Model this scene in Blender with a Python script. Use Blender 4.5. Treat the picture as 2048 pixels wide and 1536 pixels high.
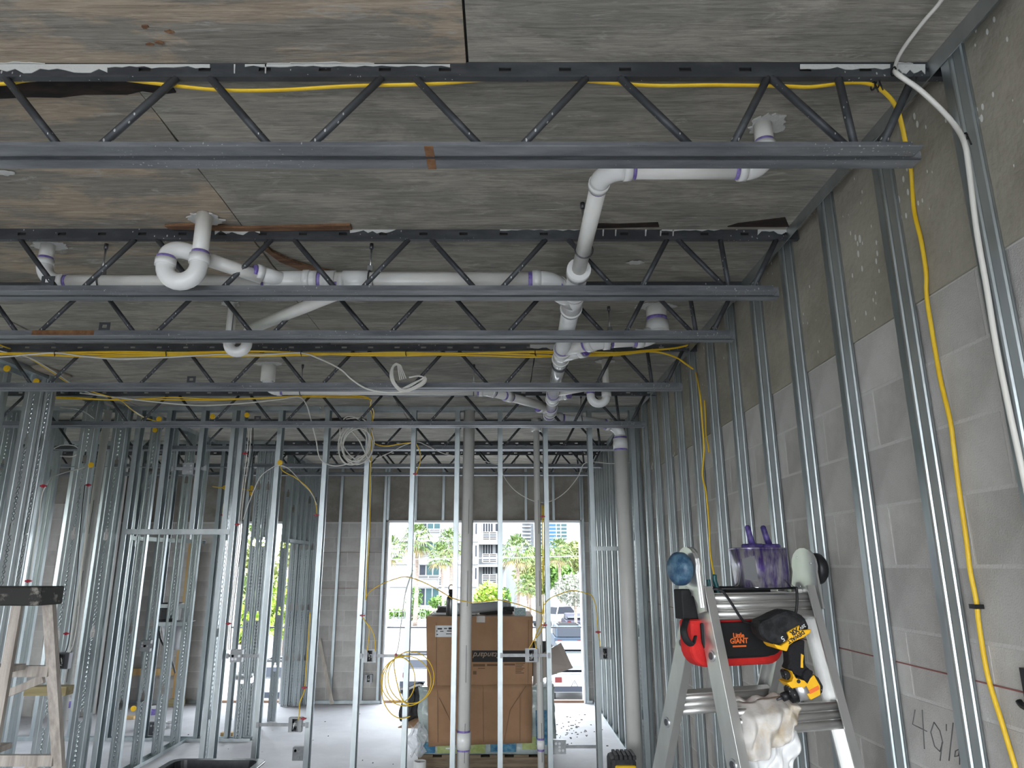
import bpy, bmesh, math, random
from mathutils import Vector, Matrix
random.seed(7)
for o in list(bpy.data.objects): bpy.data.objects.remove(o)
SC = bpy.context.scene
COL = SC.collection

# ------------------------------------------------------------------ camera
F = 1400.0; VX = 1002.0; CZ = 1.83
TH = math.atan(364/1400); CT = math.cos(TH); ST = math.sin(TH)
cam = bpy.data.cameras.new('camera'); camo = bpy.data.objects.new('camera', cam); COL.objects.link(camo)
cam.sensor_width = 36; cam.lens = F/2048*36; cam.shift_x = (1024-VX)/2048
cam.clip_start = .05; cam.clip_end = 2000
camo.location = (0, 0, CZ); camo.rotation_euler = (math.pi/2+TH, 0, 0)
SC.camera = camo

# ------------------------------------------------------------------ light and exposure
wd = bpy.data.worlds.new('sky'); SC.world = wd; wd.use_nodes = True
nt = wd.node_tree; bg = nt.nodes['Background']
tc = nt.nodes.new('ShaderNodeTexCoord'); sx = nt.nodes.new('ShaderNodeSeparateXYZ'); rp = nt.nodes.new('ShaderNodeValToRGB')
nt.links.new(tc.outputs['Generated'], sx.inputs[0]); nt.links.new(sx.outputs['Z'], rp.inputs[0]); nt.links.new(rp.outputs[0], bg.inputs[0])
rp.color_ramp.elements[0].position = 0; rp.color_ramp.elements[0].color = (.93, .97, 1, 1)
rp.color_ramp.elements[1].position = .8; rp.color_ramp.elements[1].color = (.78, .89, 1, 1)
bg.inputs[1].default_value = 9.0
sun = bpy.data.lights.new('sun', 'SUN'); sun.energy = 6; sun.angle = math.radians(14); sun.color = (1, .96, .9)
suno = bpy.data.objects.new('sun', sun); COL.objects.link(suno); suno.rotation_euler = (math.radians(24), math.radians(14), 0)
SC.view_settings.view_transform = 'Standard'; SC.view_settings.look = 'None'
SC.view_settings.gamma = 1; SC.view_settings.use_curve_mapping = False
SC.view_settings.exposure = 0.5

# ------------------------------------------------------------------ pixel helpers (photo 2048x1536)
def ray(px, py):
    x = (px-VX)/F; y = (768-py)/F
    return Vector((x, CT-y*ST, ST+y*CT))
def PY(px, py, Y): r = ray(px, py); return r*(Y/r.y)+Vector((0, 0, CZ))
def PZ(px, py, Z): r = ray(px, py); return r*((Z-CZ)/r.z)+Vector((0, 0, CZ))
def PX(px, py, X): r = ray(px, py); return r*(X/r.x)+Vector((0, 0, CZ))

# ------------------------------------------------------------------ mesh helpers
V = Vector
OFF = {}
def lerp(a, b, t): return a+(b-a)*t
class MB:
    def __init__(s): s.v = []; s.f = []; s.sm = []
    def add(s, vs, fs, sm=False):
        n = len(s.v); s.v += [V(a) for a in vs]
        for q in fs: s.f.append([i+n for i in q]); s.sm.append(sm)
        return s
    def obox(s, c, a, b, d):
        c, a, b, d = V(c), V(a), V(b), V(d)
        vs = [c+a*i+b*j+d*k for k in (-1, 1) for j in (-1, 1) for i in (-1, 1)]
        return s.add(vs, [(0, 2, 3, 1), (4, 5, 7, 6), (0, 1, 5, 4), (2, 6, 7, 3), (0, 4, 6, 2), (1, 3, 7, 5)])
    def box(s, x0, x1, y0, y1, z0, z1):
        return s.obox(((x0+x1)/2, (y0+y1)/2, (z0+z1)/2), (abs(x1-x0)/2, 0, 0), (0, abs(y1-y0)/2, 0), (0, 0, abs(z1-z0)/2))
    def beam(s, p, q, w, h, up=(0, 0, 1)):
        p, q = V(p), V(q); d = q-p; a = d.cross(V(up))
        if a.length < 1e-6: a = d.cross(V((1, 0, 0)))
        a.normalize(); b = a.cross(d).normalized()
        return s.obox((p+q)/2, d/2, a*w/2, b*h/2)
    def prism(s, poly, o, u, v, w):
        o, u, v, w = V(o), V(u), V(v), V(w); n = len(poly)
        lo = [o+u*a+v*b for a, b in poly]
        return s.add(lo+[p+w for p in lo], [list(range(n))[::-1], list(range(n, 2*n))]+[(i, (i+1) % n, (i+1) % n+n, i+n) for i in range(n)])
    def tube(s, pts, r, seg=10, cap=True, flat=1.0, closed=False):
        pts = [V(p) for p in pts]; n = len(pts); rs = r if isinstance(r, (list, tuple)) else [r]*n
        T = [((pts[(i+1) % n] if closed or i < n-1 else pts[i])-(pts[i-1] if closed or i > 0 else pts[i])).normalized() for i in range(n)]
        u = T[0].cross(V((0, 0, 1)))
        if u.length < .01: u = T[0].cross(V((0, 1, 0)))
        u.normalize(); vs = []; fs = []
        for i in range(n):
            u = u-T[i]*u.dot(T[i]); u.normalize(); w = T[i].cross(u)
            for k in range(seg):
                a = 2*math.pi*k/seg
                vs.append(pts[i]+(u*math.cos(a)+w*math.sin(a)*flat)*rs[i])
        m = n if closed else n-1
        for i in range(m):
            j = (i+1) % n
            for k in range(seg): fs.append((i*seg+k, i*seg+(k+1) % seg, j*seg+(k+1) % seg, j*seg+k))
        s.add(vs, fs, True)
        if cap and not closed:
            b = len(s.v)-n*seg
            s.f.append([b+k for k in range(seg)][::-1]); s.sm.append(False)
            s.f.append([b+(n-1)*seg+k for k in range(seg)]); s.sm.append(False)
        return s
    def cyl(s, p, q, r, seg=16, cap=True): return s.tube([p, q], r, seg, cap)
    def lathe(s, prof, o, ax=(0, 0, 1), seg=20):
        o, ax = V(o), V(ax).normalized(); u = ax.cross(V((0, 1, 0)))
        if u.length < .01: u = V((1, 0, 0))
        u.normalize(); w = ax.cross(u); vs = []; fs = []; n = len(prof)
        for r, h in prof:
            for k in range(seg):
                a = 2*math.pi*k/seg; vs.append(o+ax*h+(u*math.cos(a)+w*math.sin(a))*max(r, 1e-4))
        for i in range(n-1):
            for k in range(seg): fs.append((i*seg+k, i*seg+(k+1) % seg, (i+1)*seg+(k+1) % seg, (i+1)*seg+k))
        s.add(vs, fs, True); b = len(s.v)-n*seg
        s.f.append([b+k for k in range(seg)][::-1]); s.sm.append(False)
        s.f.append([b+(n-1)*seg+k for k in range(seg)]); s.sm.append(False)
        return s
    def grid(s, fn, nu, nv, sm=True):
        vs = [fn(i/nu, j/nv) for j in range(nv+1) for i in range(nu+1)]
        return s.add(vs, [(j*(nu+1)+i, j*(nu+1)+i+1, (j+1)*(nu+1)+i+1, (j+1)*(nu+1)+i) for j in range(nv) for i in range(nu)], sm)
    def mesh(s, name, m, off=V((0, 0, 0))):
        me = bpy.data.meshes.new(name); me.from_pydata([tuple(p-off) for p in s.v], [], s.f)
        me.polygons.foreach_set('use_smooth', s.sm); me.materials.append(M[m] if isinstance(m, str) else m)
        bm = bmesh.new(); bm.from_mesh(me); bmesh.ops.recalc_face_normals(bm, faces=bm.faces); bm.to_mesh(me); bm.free()
        return me
    def build(s, name, m, parent=None, solid=0, bevel=0, sub=0):
        off = OFF.get(parent.name, V((0, 0, 0))) if parent else V((0, 0, 0))
        o = bpy.data.objects.new(name, s.mesh(name, m, off)); COL.objects.link(o)
        if parent: o.parent = parent; OFF[o.name] = off
        if solid: md = o.modifiers.new('s', 'SOLIDIFY'); md.thickness = solid; md.offset = 0
        if bevel: md = o.modifiers.new('b', 'BEVEL'); md.width = bevel; md.segments = 2; md.limit_method = 'ANGLE'
        if sub: md = o.modifiers.new('u', 'SUBSURF'); md.levels = sub; md.render_levels = sub
        return o
def inst(name, me, parent, loc=(0, 0, 0), rot=None):
    o = bpy.data.objects.new(name, me); COL.objects.link(o)
    if parent: o.parent = parent
    o.location = V(loc)-(OFF.get(parent.name, V((0, 0, 0))) if parent else V((0, 0, 0)))
    if rot: o.rotation_euler = rot
    OFF[o.name] = OFF.get(parent.name, V((0, 0, 0))) if parent else V((0, 0, 0))
    return o
def tag(o, label, cat, group=None):
    o['label'] = label; o['category'] = cat
    if group: o['group'] = group
    return o
def struct(o): o['kind'] = 'structure'; return o
def thing(name, label, cat, loc=(0, 0, 0), group=None, rotz=0, local=False):
    o = bpy.data.objects.new(name, None); COL.objects.link(o); o.empty_display_size = .1
    o.location = loc; o.rotation_euler = (0, 0, rotz); OFF[o.name] = V((0, 0, 0)) if local else V(loc)
    return tag(o, label, cat, group)
def spline(pts, n=8, closed=False):
    pts = [V(p) for p in pts]; out = []; N = len(pts)
    for i in range(N if closed else N-1):
        if closed: a, b, c, d = pts[i-1], pts[i], pts[(i+1) % N], pts[(i+2) % N]
        else: a, b, c, d = pts[max(i-1, 0)], pts[i], pts[i+1], pts[min(i+2, N-1)]
        for k in range(n):
            t = k/n
            out.append(.5*((2*b)+(c-a)*t+(2*a-5*b+4*c-d)*t*t+(3*b-a-3*c+d)*t**3))
    if not closed: out.append(pts[-1])
    return out
def text(body, size, mat, parent, M4, name='lettering', ext=.0006, align='CENTER', shear=0.0, bold=0.0):
    cu = bpy.data.curves.new('t', 'FONT'); cu.body = body; cu.size = size; cu.extrude = ext; cu.align_x = align; cu.align_y = 'CENTER'; cu.resolution_u = 2; cu.shear = shear; cu.offset = bold
    t = bpy.data.objects.new('t', cu); COL.objects.link(t)
    dg = bpy.context.evaluated_depsgraph_get(); me = bpy.data.meshes.new_from_object(t.evaluated_get(dg))
    bpy.data.objects.remove(t); off = OFF.get(parent.name, V((0, 0, 0)))
    me.transform(Matrix.Translation(-off) @ M4); me.materials.clear(); me.materials.append(M[mat])
    o = bpy.data.objects.new(name, me); COL.objects.link(o); o.parent = parent; OFF[o.name] = off
    return o
def frame(o, u, v):
    u, v = V(u).normalized(), V(v).normalized(); w = u.cross(v)
    return Matrix(((u.x, v.x, w.x, o[0]), (u.y, v.y, w.y, o[1]), (u.z, v.z, w.z, o[2]), (0, 0, 0, 1)))

# ------------------------------------------------------------------ materials
M = {}
def mat(name, col, rough=.6, metal=0.0, col2=None, sc=(5, 5, 5), lo=.4, hi=.6, bump=0.0, bsc=60, spk=None, spsc=40, spth=.1, rnd=0.0, det=6, trans=0, ior=1.45, emit=None, alpha=1, bdist=.01, spamt=1.0):
    m = bpy.data.materials.new(name); m.use_nodes = True; nt = m.node_tree; N = nt.nodes; L = nt.links
    b = N['Principled BSDF']; b.inputs['Roughness'].default_value = rough; b.inputs['Metallic'].default_value = metal
    b.inputs['Base Color'].default_value = (*col, 1); b.inputs['IOR'].default_value = ior
    b.inputs['Transmission Weight'].default_value = trans; b.inputs['Alpha'].default_value = alpha
    out = None
    if col2 or bump or spk or rnd:
        tc = N.new('ShaderNodeTexCoord'); mp = N.new('ShaderNodeMapping'); L.new(tc.outputs['Object'], mp.inputs[0])
    if col2:
        mp.inputs['Scale'].default_value = sc
        nz = N.new('ShaderNodeTexNoise'); nz.inputs['Scale'].default_value = 1; nz.inputs['Detail'].default_value = det; nz.inputs['Roughness'].default_value = .65
        L.new(mp.outputs[0], nz.inputs[0]); r = N.new('ShaderNodeValToRGB'); L.new(nz.outputs[0], r.inputs[0])
        r.color_ramp.elements[0].position = lo; r.color_ramp.elements[0].color = (*col, 1)
        r.color_ramp.elements[1].position = hi; r.color_ramp.elements[1].color = (*col2, 1); out = r.outputs[0]
    if rnd:
        oi = N.new('ShaderNodeObjectInfo'); mr = N.new('ShaderNodeMapRange'); L.new(oi.outputs['Random'], mr.inputs[0])
        mr.inputs[3].default_value = 1-rnd; mr.inputs[4].default_value = 1+rnd
        mx = N.new('ShaderNodeMix'); mx.data_type = 'RGBA'; mx.blend_type = 'MULTIPLY'; mx.inputs[0].default_value = 1
        if out: L.new(out, mx.inputs[6])
        else: mx.inputs[6].default_value = (*col, 1)
        L.new(mr.outputs[0], mx.inputs[7]); out = mx.outputs[2]
    if spk:
        vo = N.new('ShaderNodeTexVoronoi'); vo.inputs['Scale'].default_value = spsc; mq = N.new('ShaderNodeMapping'); mq.inputs['Scale'].default_value = (1, 1, .5); L.new(tc.outputs['Object'], mq.inputs[0]); L.new(mq.outputs[0], vo.inputs[0])
        nn = N.new('ShaderNodeTexNoise'); nn.inputs['Scale'].default_value = 2.2; nn.inputs['Detail'].default_value = 3; L.new(tc.outputs['Object'], nn.inputs[0])
        mu = N.new('ShaderNodeMapRange'); mu.inputs[1].default_value = .45; mu.inputs[2].default_value = .7; mu.inputs[3].default_value = 0; mu.inputs[4].default_value = spth*2; L.new(nn.outputs[0], mu.inputs[0])
        lt = N.new('ShaderNodeMath'); lt.operation = 'LESS_THAN'; L.new(vo.outputs['Distance'], lt.inputs[0]); L.new(mu.outputs[0], lt.inputs[1])
        ml = N.new('ShaderNodeMath'); ml.operation = 'MULTIPLY'; L.new(lt.outputs[0], ml.inputs[0]); ml.inputs[1].default_value = spamt
        mx = N.new('ShaderNodeMix'); mx.data_type = 'RGBA'; L.new(ml.outputs[0], mx.inputs[0])
        if out: L.new(out, mx.inputs[6])
        else: mx.inputs[6].default_value = (*col, 1)
        mx.inputs[7].default_value = (*spk, 1); out = mx.outputs[2]
    if out: L.new(out, b.inputs['Base Color'])
    if bump:
        n2 = N.new('ShaderNodeTexNoise'); n2.inputs['Scale'].default_value = bsc if not col2 else bsc/ max(1e-6, 1); n2.inputs['Detail'].default_value = 5
        L.new(tc.outputs['Object'], n2.inputs[0]); bp = N.new('ShaderNodeBump'); bp.inputs['Strength'].default_value = bump; bp.inputs['Distance'].default_value = bdist
        L.new(n2.outputs[0], bp.inputs['Height']); L.new(bp.outputs[0], b.inputs['Normal'])
    if emit:
        b.inputs['Emission Color'].default_value = (*emit[0], 1); b.inputs['Emission Strength'].default_value = emit[1]
    M[name] = m; return m
# surfaces of the place
def ceiling_mat(name, c1, c2, c3):
    m = mat(name, c1, .85); nt = m.node_tree; N = nt.nodes; L = nt.links; b = N['Principled BSDF']
    tc = N.new('ShaderNodeTexCoord')
    def noise(sc, det=6, dis=0):
        mp = N.new('ShaderNodeMapping'); mp.inputs['Scale'].default_value = sc; L.new(tc.outputs['Object'], mp.inputs[0])
        nz = N.new('ShaderNodeTexNoise'); nz.inputs['Scale'].default_value = 1; nz.inputs['Detail'].default_value = det; nz.inputs['Distortion'].default_value = dis; nz.inputs['Roughness'].default_value = .7
        L.new(mp.outputs[0], nz.inputs[0]); return nz.outputs[0]
    def ramp(s, a, ca, e, ce):
        r = N.new('ShaderNodeValToRGB'); L.new(s, r.inputs[0]); r.color_ramp.elements[0].position = a; r.color_ramp.elements[1].position = e
        r.color_ramp.elements[0].color = (*ca, 1); r.color_ramp.elements[1].color = (*ce, 1); return r.outputs[0]
    big = ramp(noise((1.8, 5.5, 3), 9, .5), .47, c1, .55, c2)
    grain = ramp(noise((5.5, 75, 8), 9, 1.0), .30, (.58, .58, .58), .70, (1.38, 1.37, 1.35))
    mx = N.new('ShaderNodeMix'); mx.data_type = 'RGBA'; mx.blend_type = 'MULTIPLY'; mx.inputs[0].default_value = 1; L.new(big, mx.inputs[6]); L.new(grain, mx.inputs[7])
    m2 = N.new('ShaderNodeMix'); m2.data_type = 'RGBA'; L.new(mx.outputs[2], m2.inputs[6]); m2.inputs[7].default_value = (*c3, 1)
    L.new(ramp(noise((4.0, 15, 5), 10, .9), .58, (0, 0, 0), .66, (.7, .7, .7)), m2.inputs[0])
    L.new(m2.outputs[2], b.inputs['Base Color'])
    bp = N.new('ShaderNodeBump'); bp.inputs['Strength'].default_value = .5; bp.inputs['Distance'].default_value = .01; L.new(noise((5, 80, 20), 8, .8), bp.inputs['Height']); L.new(bp.outputs[0], b.inputs['Normal'])
ceiling_mat('ceil_tan', (.245, .226, .194), (.38, .31, .235), (.43, .41, .38))
ceiling_mat('ceil_grey', (.25, .238, .21), (.34, .315, .272), (.47, .44, .39))
mat('slab', (.02, .018, .016), .9)
mat('stucco', (.26, .235, .19), .9, col2=(.365, .335, .277), sc=(1.8, 1.8, 2.5), bump=.35, bsc=40, spk=(.66, .66, .63), spsc=34, spth=.17)
mat('stucco_plain', (.21, .19, .165), .9, col2=(.31, .29, .26), sc=(1.8, 1.8, 2.5), bump=.35, bsc=40)
mat('block', (.42, .40, .375), .92, col2=(.52, .50, .475), sc=(3, 3, 3), bump=.6, bsc=190, rnd=.09, bdist=.004)
mat('mortar', (.56, .545, .52), .95, bump=.4, bsc=120)
mat('floor', (.43, .42, .435), .75, col2=(.53, .52, .535), sc=(.9, .9, .9), bump=.15, bsc=30, spk=(.16, .14, .13), spsc=7, spth=.05, spamt=.6)
# metals
def galv(name, c, c2, rough=.3, knurl=False):
    m = mat(name, c, rough, .92, col2=c2, sc=(4, 4, 1.2), det=4); nt = m.node_tree; N = nt.nodes; L = nt.links; b = N['Principled BSDF']
    tc = N.new('ShaderNodeTexCoord'); mp = N.new('ShaderNodeMapping'); L.new(tc.outputs['Object'], mp.inputs[0])
    nz = N.new('ShaderNodeTexNoise'); nz.inputs['Scale'].default_value = 14; L.new(mp.outputs[0], nz.inputs[0])
    bp = N.new('ShaderNodeBump'); bp.inputs['Strength'].default_value = .12; bp.inputs['Distance'].default_value = .01; L.new(nz.outputs[0], bp.inputs['Height']); L.new(bp.outputs[0], b.inputs['Normal'])
galv('galv', (.37, .41, .425), (.485, .525, .535), .38)
galv('galv_dull', (.40, .43, .44), (.52, .55, .56), .42)
galv('aluminium', (.62, .62, .61), (.74, .74, .73), .38)
mat('joist_paint', (.045, .048, .054), .5, .25, col2=(.105, .11, .118), sc=(3, 9, 9), lo=.42, hi=.72, spk=(.55, .55, .54), spsc=55, spth=.10, spamt=.8)
mat('joist_chord', (.13, .138, .152), .5, .3, col2=(.26, .268, .285), sc=(2.5, 12, 12), lo=.38, hi=.68, spk=(.62, .61, .58), spsc=70, spth=.13, spamt=.7)
mat('rust', (.16, .07, .03), .8, col2=(.26, .13, .06), sc=(20, 20, 20))
mat('zinc', (.55, .56, .58), .3, .9)
mat('plaster', (.52, .52, .50), .9, bump=.4, bsc=60)
# plastics, wires
mat('pvc', (.74, .725, .68), .28, col2=(.79, .78, .745), sc=(3, 3, 3), ior=1.5)
mat('pvc_fit', (.78, .775, .76), .22, ior=1.5)
mat('pvc_grey', (.64, .63, .60), .4, col2=(.70, .69, .66), sc=(3, 3, 3))
mat('primer', (.17, .11, .42), .35, col2=(.30, .24, .55), sc=(30, 30, 30))
mat('print_dark', (.10, .10, .11), .6)
mat('yellow_wire', (.80, .50, .02), .4, col2=(.86, .58, .04), sc=(6, 6, 6))
mat('white_wire', (.72, .70, .65), .4)
mat('black', (.012, .012, .014), .45)
mat('black_rubber', (.025, .025, .027), .7, col2=(.05, .05, .052), sc=(30, 30, 30))
mat('red_clip', (.35, .015, .03), .4)
mat('yellow_plastic', (.85, .52, .02), .35)
mat('blue_wire', (.03, .06, .25), .4)
mat('white', (.82, .82, .82), .5)
mat('steel_dark', (.10, .10, .11), .4, .7)
# ------------------------------------------------------------------ the room shell
CE = 3.28; WR = 1.33; YB = 10.45; XL = -6.5; YF = -3.2
struct(MB().box(XL-.25, WR+.2, YF, YB+.2, -.3, 0).build('floor', 'floor'))
JY = [1.78, 2.842, 3.44, 4.505, 5.78, 7.02, 8.31, 9.06]
ceil = struct(MB().box(XL-.25, WR+.2, YF-.4, YB+.2, CE+.008, CE+.25).build('ceiling', 'slab'))
bays = [(YF, JY[0])]+list(zip(JY[:-1], JY[1:]))+[(JY[-1], YB)]
seams = [[-2.54, -.10], [-3.58, -1.14], [-3.58, -1.135], [-3.0, -1.15], [-2.2, .24], [-3.4, -.95], [-2.0, .4], [-3.1, -.6], [-2.2, .2]]
for i, ((y0, y1), sm) in enumerate(zip(bays, seams)):
    xs = [XL]+sm+[WR]
    for k in range(len(xs)-1):
        a, b = xs[k]+.004, xs[k+1]-.004; dz = .004*((i+k) % 2)
        e = lambda n: random.uniform(-.004, .004)
        m = MB(); n = 10
        lo = [(a+(b-a)*t/n+ (0 if t in (0, n) else 0), y0+.004+e(0)) for t in range(n+1)]
        hi = [(a+(b-a)*t/n, y1-.004+e(0)) for t in range(n+1)][::-1]
        e1 = [(b+e(0)*.8, y0+(y1-y0)*t/8) for t in range(1, 8)]; e2 = [(a+e(0)*.8, y1-(y1-y0)*t/8) for t in range(1, 8)]
        m.prism(lo+e1+hi+e2, (0, 0, CE-dz), (1, 0, 0), (0, 1, 0), (0, 0, .02))
        m.build('ceiling_panel', 'ceil_tan' if (k < len(xs)-2 and i in (0, 1, 2)) else 'ceil_grey', ceil)
# torn wood, spalls and mortar patches on the ceiling
mat('old_wood', (.11, .055, .03), .9, col2=(.24, .13, .07), sc=(4, 40, 40), bump=.5, bsc=80)
mat('void', (.012, .009, .008), .95, col2=(.035, .022, .016), sc=(6, 20, 20))
def blob(name, m, cx, cy, rx, ry, th=.004, n=26, jag=.25, z=None, hole=0):
    z = CE-.004 if z is None else z
    p = [(cx+rx*math.cos(2*math.pi*k/n)*random.uniform(1-jag, 1), cy+ry*math.sin(2*math.pi*k/n)*random.uniform(1-jag, 1)) for k in range(n)]
    return MB().prism(p, (0, 0, z-th), (1, 0, 0), (0, 1, 0), (0, 0, th)).build(name, m, ceil)
def pxpoly(name, m, pts, th=.005):
    w = [PZ(x, y, CE-.004) for x, y in pts]
    return MB().prism([(p.x, p.y) for p in w], (0, 0, CE-.004-th), (1, 0, 0), (0, 1, 0), (0, 0, th)).build(name, m, ceil)
pxpoly('spalled_patch', 'void', [(-160, 158), (60, 156), (200, 156), (300, 163), (345, 172), (352, 183), (325, 186), (285, 180), (255, 187), (170, 187), (120, 193), (60, 192), (0, 195), (-160, 196)])
pxpoly('spalled_patch', 'void', [(1190, 446), (1240, 447), (1316, 444), (1318, 452), (1190, 455)])
pxpoly('spalled_patch', 'void', [(1455, 452), (1475, 446), (1570, 434), (1578, 452)])
pxpoly('spalled_patch', 'void', [(640, 838), (700, 835), (705, 840), (640, 843)])
pxpoly('torn_plywood', 'old_wood', [(330, 448), (390, 445), (480, 452), (560, 450), (700, 446), (704, 455), (600, 457), (480, 458), (340, 454)], .012)
pxpoly('torn_plywood', 'old_wood', [(528, 482), (545, 500), (580, 517), (620, 530), (672, 542), (655, 548), (600, 536), (560, 520), (530, 497)], .012)
pxpoly('torn_plywood', 'ceil_tan', [(75, 740), (62, 730), (80, 727), (105, 737), (145, 752), (135, 758), (100, 748)], .012)
for x, y in ((300, 85), (320, 82), (340, 60), (290, 50)):
    c = PZ(x, y, CE); blob('wood_flake', 'old_wood', c.x, c.y, .016, .008, .003, 9, .5)
for (px, py, rx, ry) in ((1535, 248, .075, .07), (412, 437, .085, .065), (100, 490, .10, .05), (462, 607, .06, .05), (1310, 612, .13, .06), (538, 727, .12, .06), (1210, 722, .09, .05)):
    c = PZ(px, py, CE-.004); blob('mortar_patch', 'plaster', c.x, c.y, rx, ry, .006, 34, .35)
for (px, py, rx, ry) in ((10, 345, .05, .02), (760, 462, .12, .015), (420, 462, .1, .02), (35, 131, .16, .02), (1500, 462, .14, .018), (1810, 133, .05, .03), (1270, 525, .05, .03), (640, 128, .2, .012)):
    c = PZ(px, py, CE-.004); blob('plaster_smear', 'plaster', c.x, c.y, rx, ry, .003, 24, .5)

# right wall: block, stucco, chalk line, pencil figures
wr = struct(MB().box(WR+.0018, WR+.2, YF, YB+.2, 0, CE+.008).build('wall_right', 'mortar'))
C = .2032; BL = .4064; STZ = 13*C
MB().box(WR-.006, WR+.02, YF, YB, STZ, CE).build('stucco_band', 'stucco', wr)
blk = MB().box(0, .03, -BL/2+.0055, BL/2-.0055, -C/2+.0055, C/2-.0055).mesh('block', 'block')
half = {}
for r in range(13):
    odd = (12-r) % 2
    y = (2.43 if odd else 2.227)-BL*3+BL/2
    while y-BL/2 < YB:
        if y+BL/2 > YB:
            w = YB-(y-BL/2)
            if w > .03: MB().box(WR, WR+.03, YB-w+.004, YB, r*C+.004, (r+1)*C-.004).build('block', 'block', wr)
        else: inst('block', blk, wr, (WR+random.uniform(-.0005, .0012), y, (r+.5)*C))
        y += BL
mat('chalk', (.26, .10, .09), .9)
MB().box(WR-.0025, WR+.005, 1.3, YB, 1.517, 1.521).build('chalk_line', 'chalk', wr)
mat('pencil', (.12, .12, .12), .8)
for st in ([(700, 1090), (680, 1200), (790, 1255)], [(755, 1090), (772, 1390)], [(845, 1185), (820, 1260), (850, 1370), (890, 1410), (912, 1340), (890, 1250), (845, 1185)], [(908, 1340), (892, 1480)], [(940, 1200), (940, 1250)], [(992, 1190), (960, 1480)], [(1040, 1390), (1010, 1405), (1004, 1450), (1034, 1440), (1040, 1390), (1042, 1510)]):
    MB().tube([PX(1648+a/3.84, 1136+b/3.84, WR-.0012) for a, b in st], .0016, 5).build('pencil_mark', 'pencil', wr)
c = PX(2042, 1378, WR-.01)
# back wall with the window openings
wb = struct(MB().box(XL-.25, -5.3, YB+.004, YB+.2, 0, CE).box(-5.3, -3.87, YB+.004, YB+.2, 0, CE).box(-3.87, -3.04, YB+.004, YB+.2, 12*C, CE).box(-3.04, -1.64, YB+.004, YB+.2, 0, CE).box(-1.64, 1.16, YB+.004, YB+.2, 12*C+.01, CE).box(1.16, WR, YB+.004, YB+.2, 0, CE).build('wall_back', 'mortar'))
MB().box(-5.6, WR, YB-.008, YB+.004, 12*C+.016, CE).build('stucco_band', 'stucco_plain', wb)
bbk = MB().box(-BL/2+.0055, BL/2-.0055, 0, .01, -C/2+.0055, C/2-.0055).mesh('block', 'block')
for r in range(12):
    for a, b in ((-5.6, -3.87), (-3.04, -1.64), (1.16, WR)):
        x = a-(0 if r % 2 else BL/2)
        while x < b-.01:
            l, h = max(x, a), min(x+BL, b)
            if h-l > BL-.001: inst('block', bbk, wb, (x+BL/2, YB+.002, (r+.5)*C))
            elif h-l > .02: MB().box(l+.004, h-.004, YB+.002, YB+.006, r*C+.004, (r+1)*C-.004).build('block', 'block', wb)
            x += BL
for z in (1.517, 2.02): MB().box(-3.04, -1.64, YB-.007, YB, z, z+.004).build('chalk_line', 'chalk', wb)
# a block return left of the far window
wj = struct(MB().box(XL, -5.2, 9.55, 9.75, 0, CE).build('wall_return', 'mortar'))
MB().box(XL, -5.2, 9.54, 9.55, STZ, CE).build('stucco_band', 'stucco_plain', wj)
for r in range(13):
    x = XL-(0 if r % 2 else BL/2)
    while x < -5.21:
        l, h = max(x, XL), min(x+BL, -5.2)
        if h-l > .03: MB().box(l+.004, h-.004, 9.544, 9.554, r*C+.004, (r+1)*C-.004).build('block', 'block', wj)
        x += BL
# left wall with two wide window openings, front wall open behind the camera
struct(MB().box(XL-.2, XL, YF, .5, 0, CE).box(XL-.2, XL, .5, 4.6, 0, CE).box(XL-.2, XL, 4.6, 7.7, 0, .9).box(XL-.2, XL, 4.6, 7.7, 2.7, CE).box(XL-.2, XL, 7.7, YB, 0, CE).build('wall_left', 'block'))
struct(MB().box(XL-.2, WR+.2, YF-.2, YF, 2.7, CE).box(XL-.2, -5.0, YF-.2, YF, 0, 2.7).box(1.28, WR+.2, YF-.2, YF, 0, 2.7).build('wall_front', 'block'))
# daylight portals in the openings (they only steer sampling towards the sky)
def portal(loc, rot, sx, sy):
    l = bpy.data.lights.new('sky_portal', 'AREA'); l.shape = 'RECTANGLE'; l.size = sx; l.size_y = sy; l.cycles.is_portal = True
    o = bpy.data.objects.new('sky_portal', l); COL.objects.link(o); o.location = loc; o.rotation_euler = rot
portal((-.24, YB+.25, 1.25), (-math.pi/2, 0, 0), 2.8, 2.4)
portal((-3.45, YB+.25, 1.25), (-math.pi/2, 0, 0), .9, 2.4)
portal((-1.86, YF-.25, 1.35), (math.pi/2, 0, 0), 6.3, 2.7)
portal((XL-.25, 6.15, 1.8), (0, -math.pi/2, 0), 1.8, 3.1)
mat('frame_daylit', (.70, .72, .74), .4)
# metal jamb liners of the far openings, outdoor light on them put into the colour
def liner(n, a, b, top):
    m = MB(); m.box(a-.01, a+.012, YB-.05, YB+.2, 0, top).box(b-.012, b+.01, YB-.05, YB+.2, 0, top).box(a, b, YB-.05, YB+.2, top-.012, top+.02)
    w = struct(m.build(n, 'frame_daylit')); return w
w1 = liner('window_1', -1.64, 1.16, 2.455); w2 = liner('window_2', -3.87, -3.04, 2.44)
mat('sill_wood', (.30, .16, .10), .8, col2=(.40, .24, .16), sc=(3, 30, 30))
MB().box(-1.62, 1.15, YB+.02, YB+.09, 0, .03).build('sill', 'sill_wood', w1)
MB().box(-3.86, -3.05, YB+.02, YB+.09, 0, .03).build('sill', 'sill_wood', w2)
mat('rail', (.18, .18, .19), .5, .6)
MB().cyl((-1.63, YB+.12, .98), (1.15, YB+.12, .98), .012, 8).build('guard_cable', 'rail', w1)
MB().cyl((-3.86, YB+.12, .98), (-3.05, YB+.12, .98), .012, 8).build('guard_cable', 'rail', w2)

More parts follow.
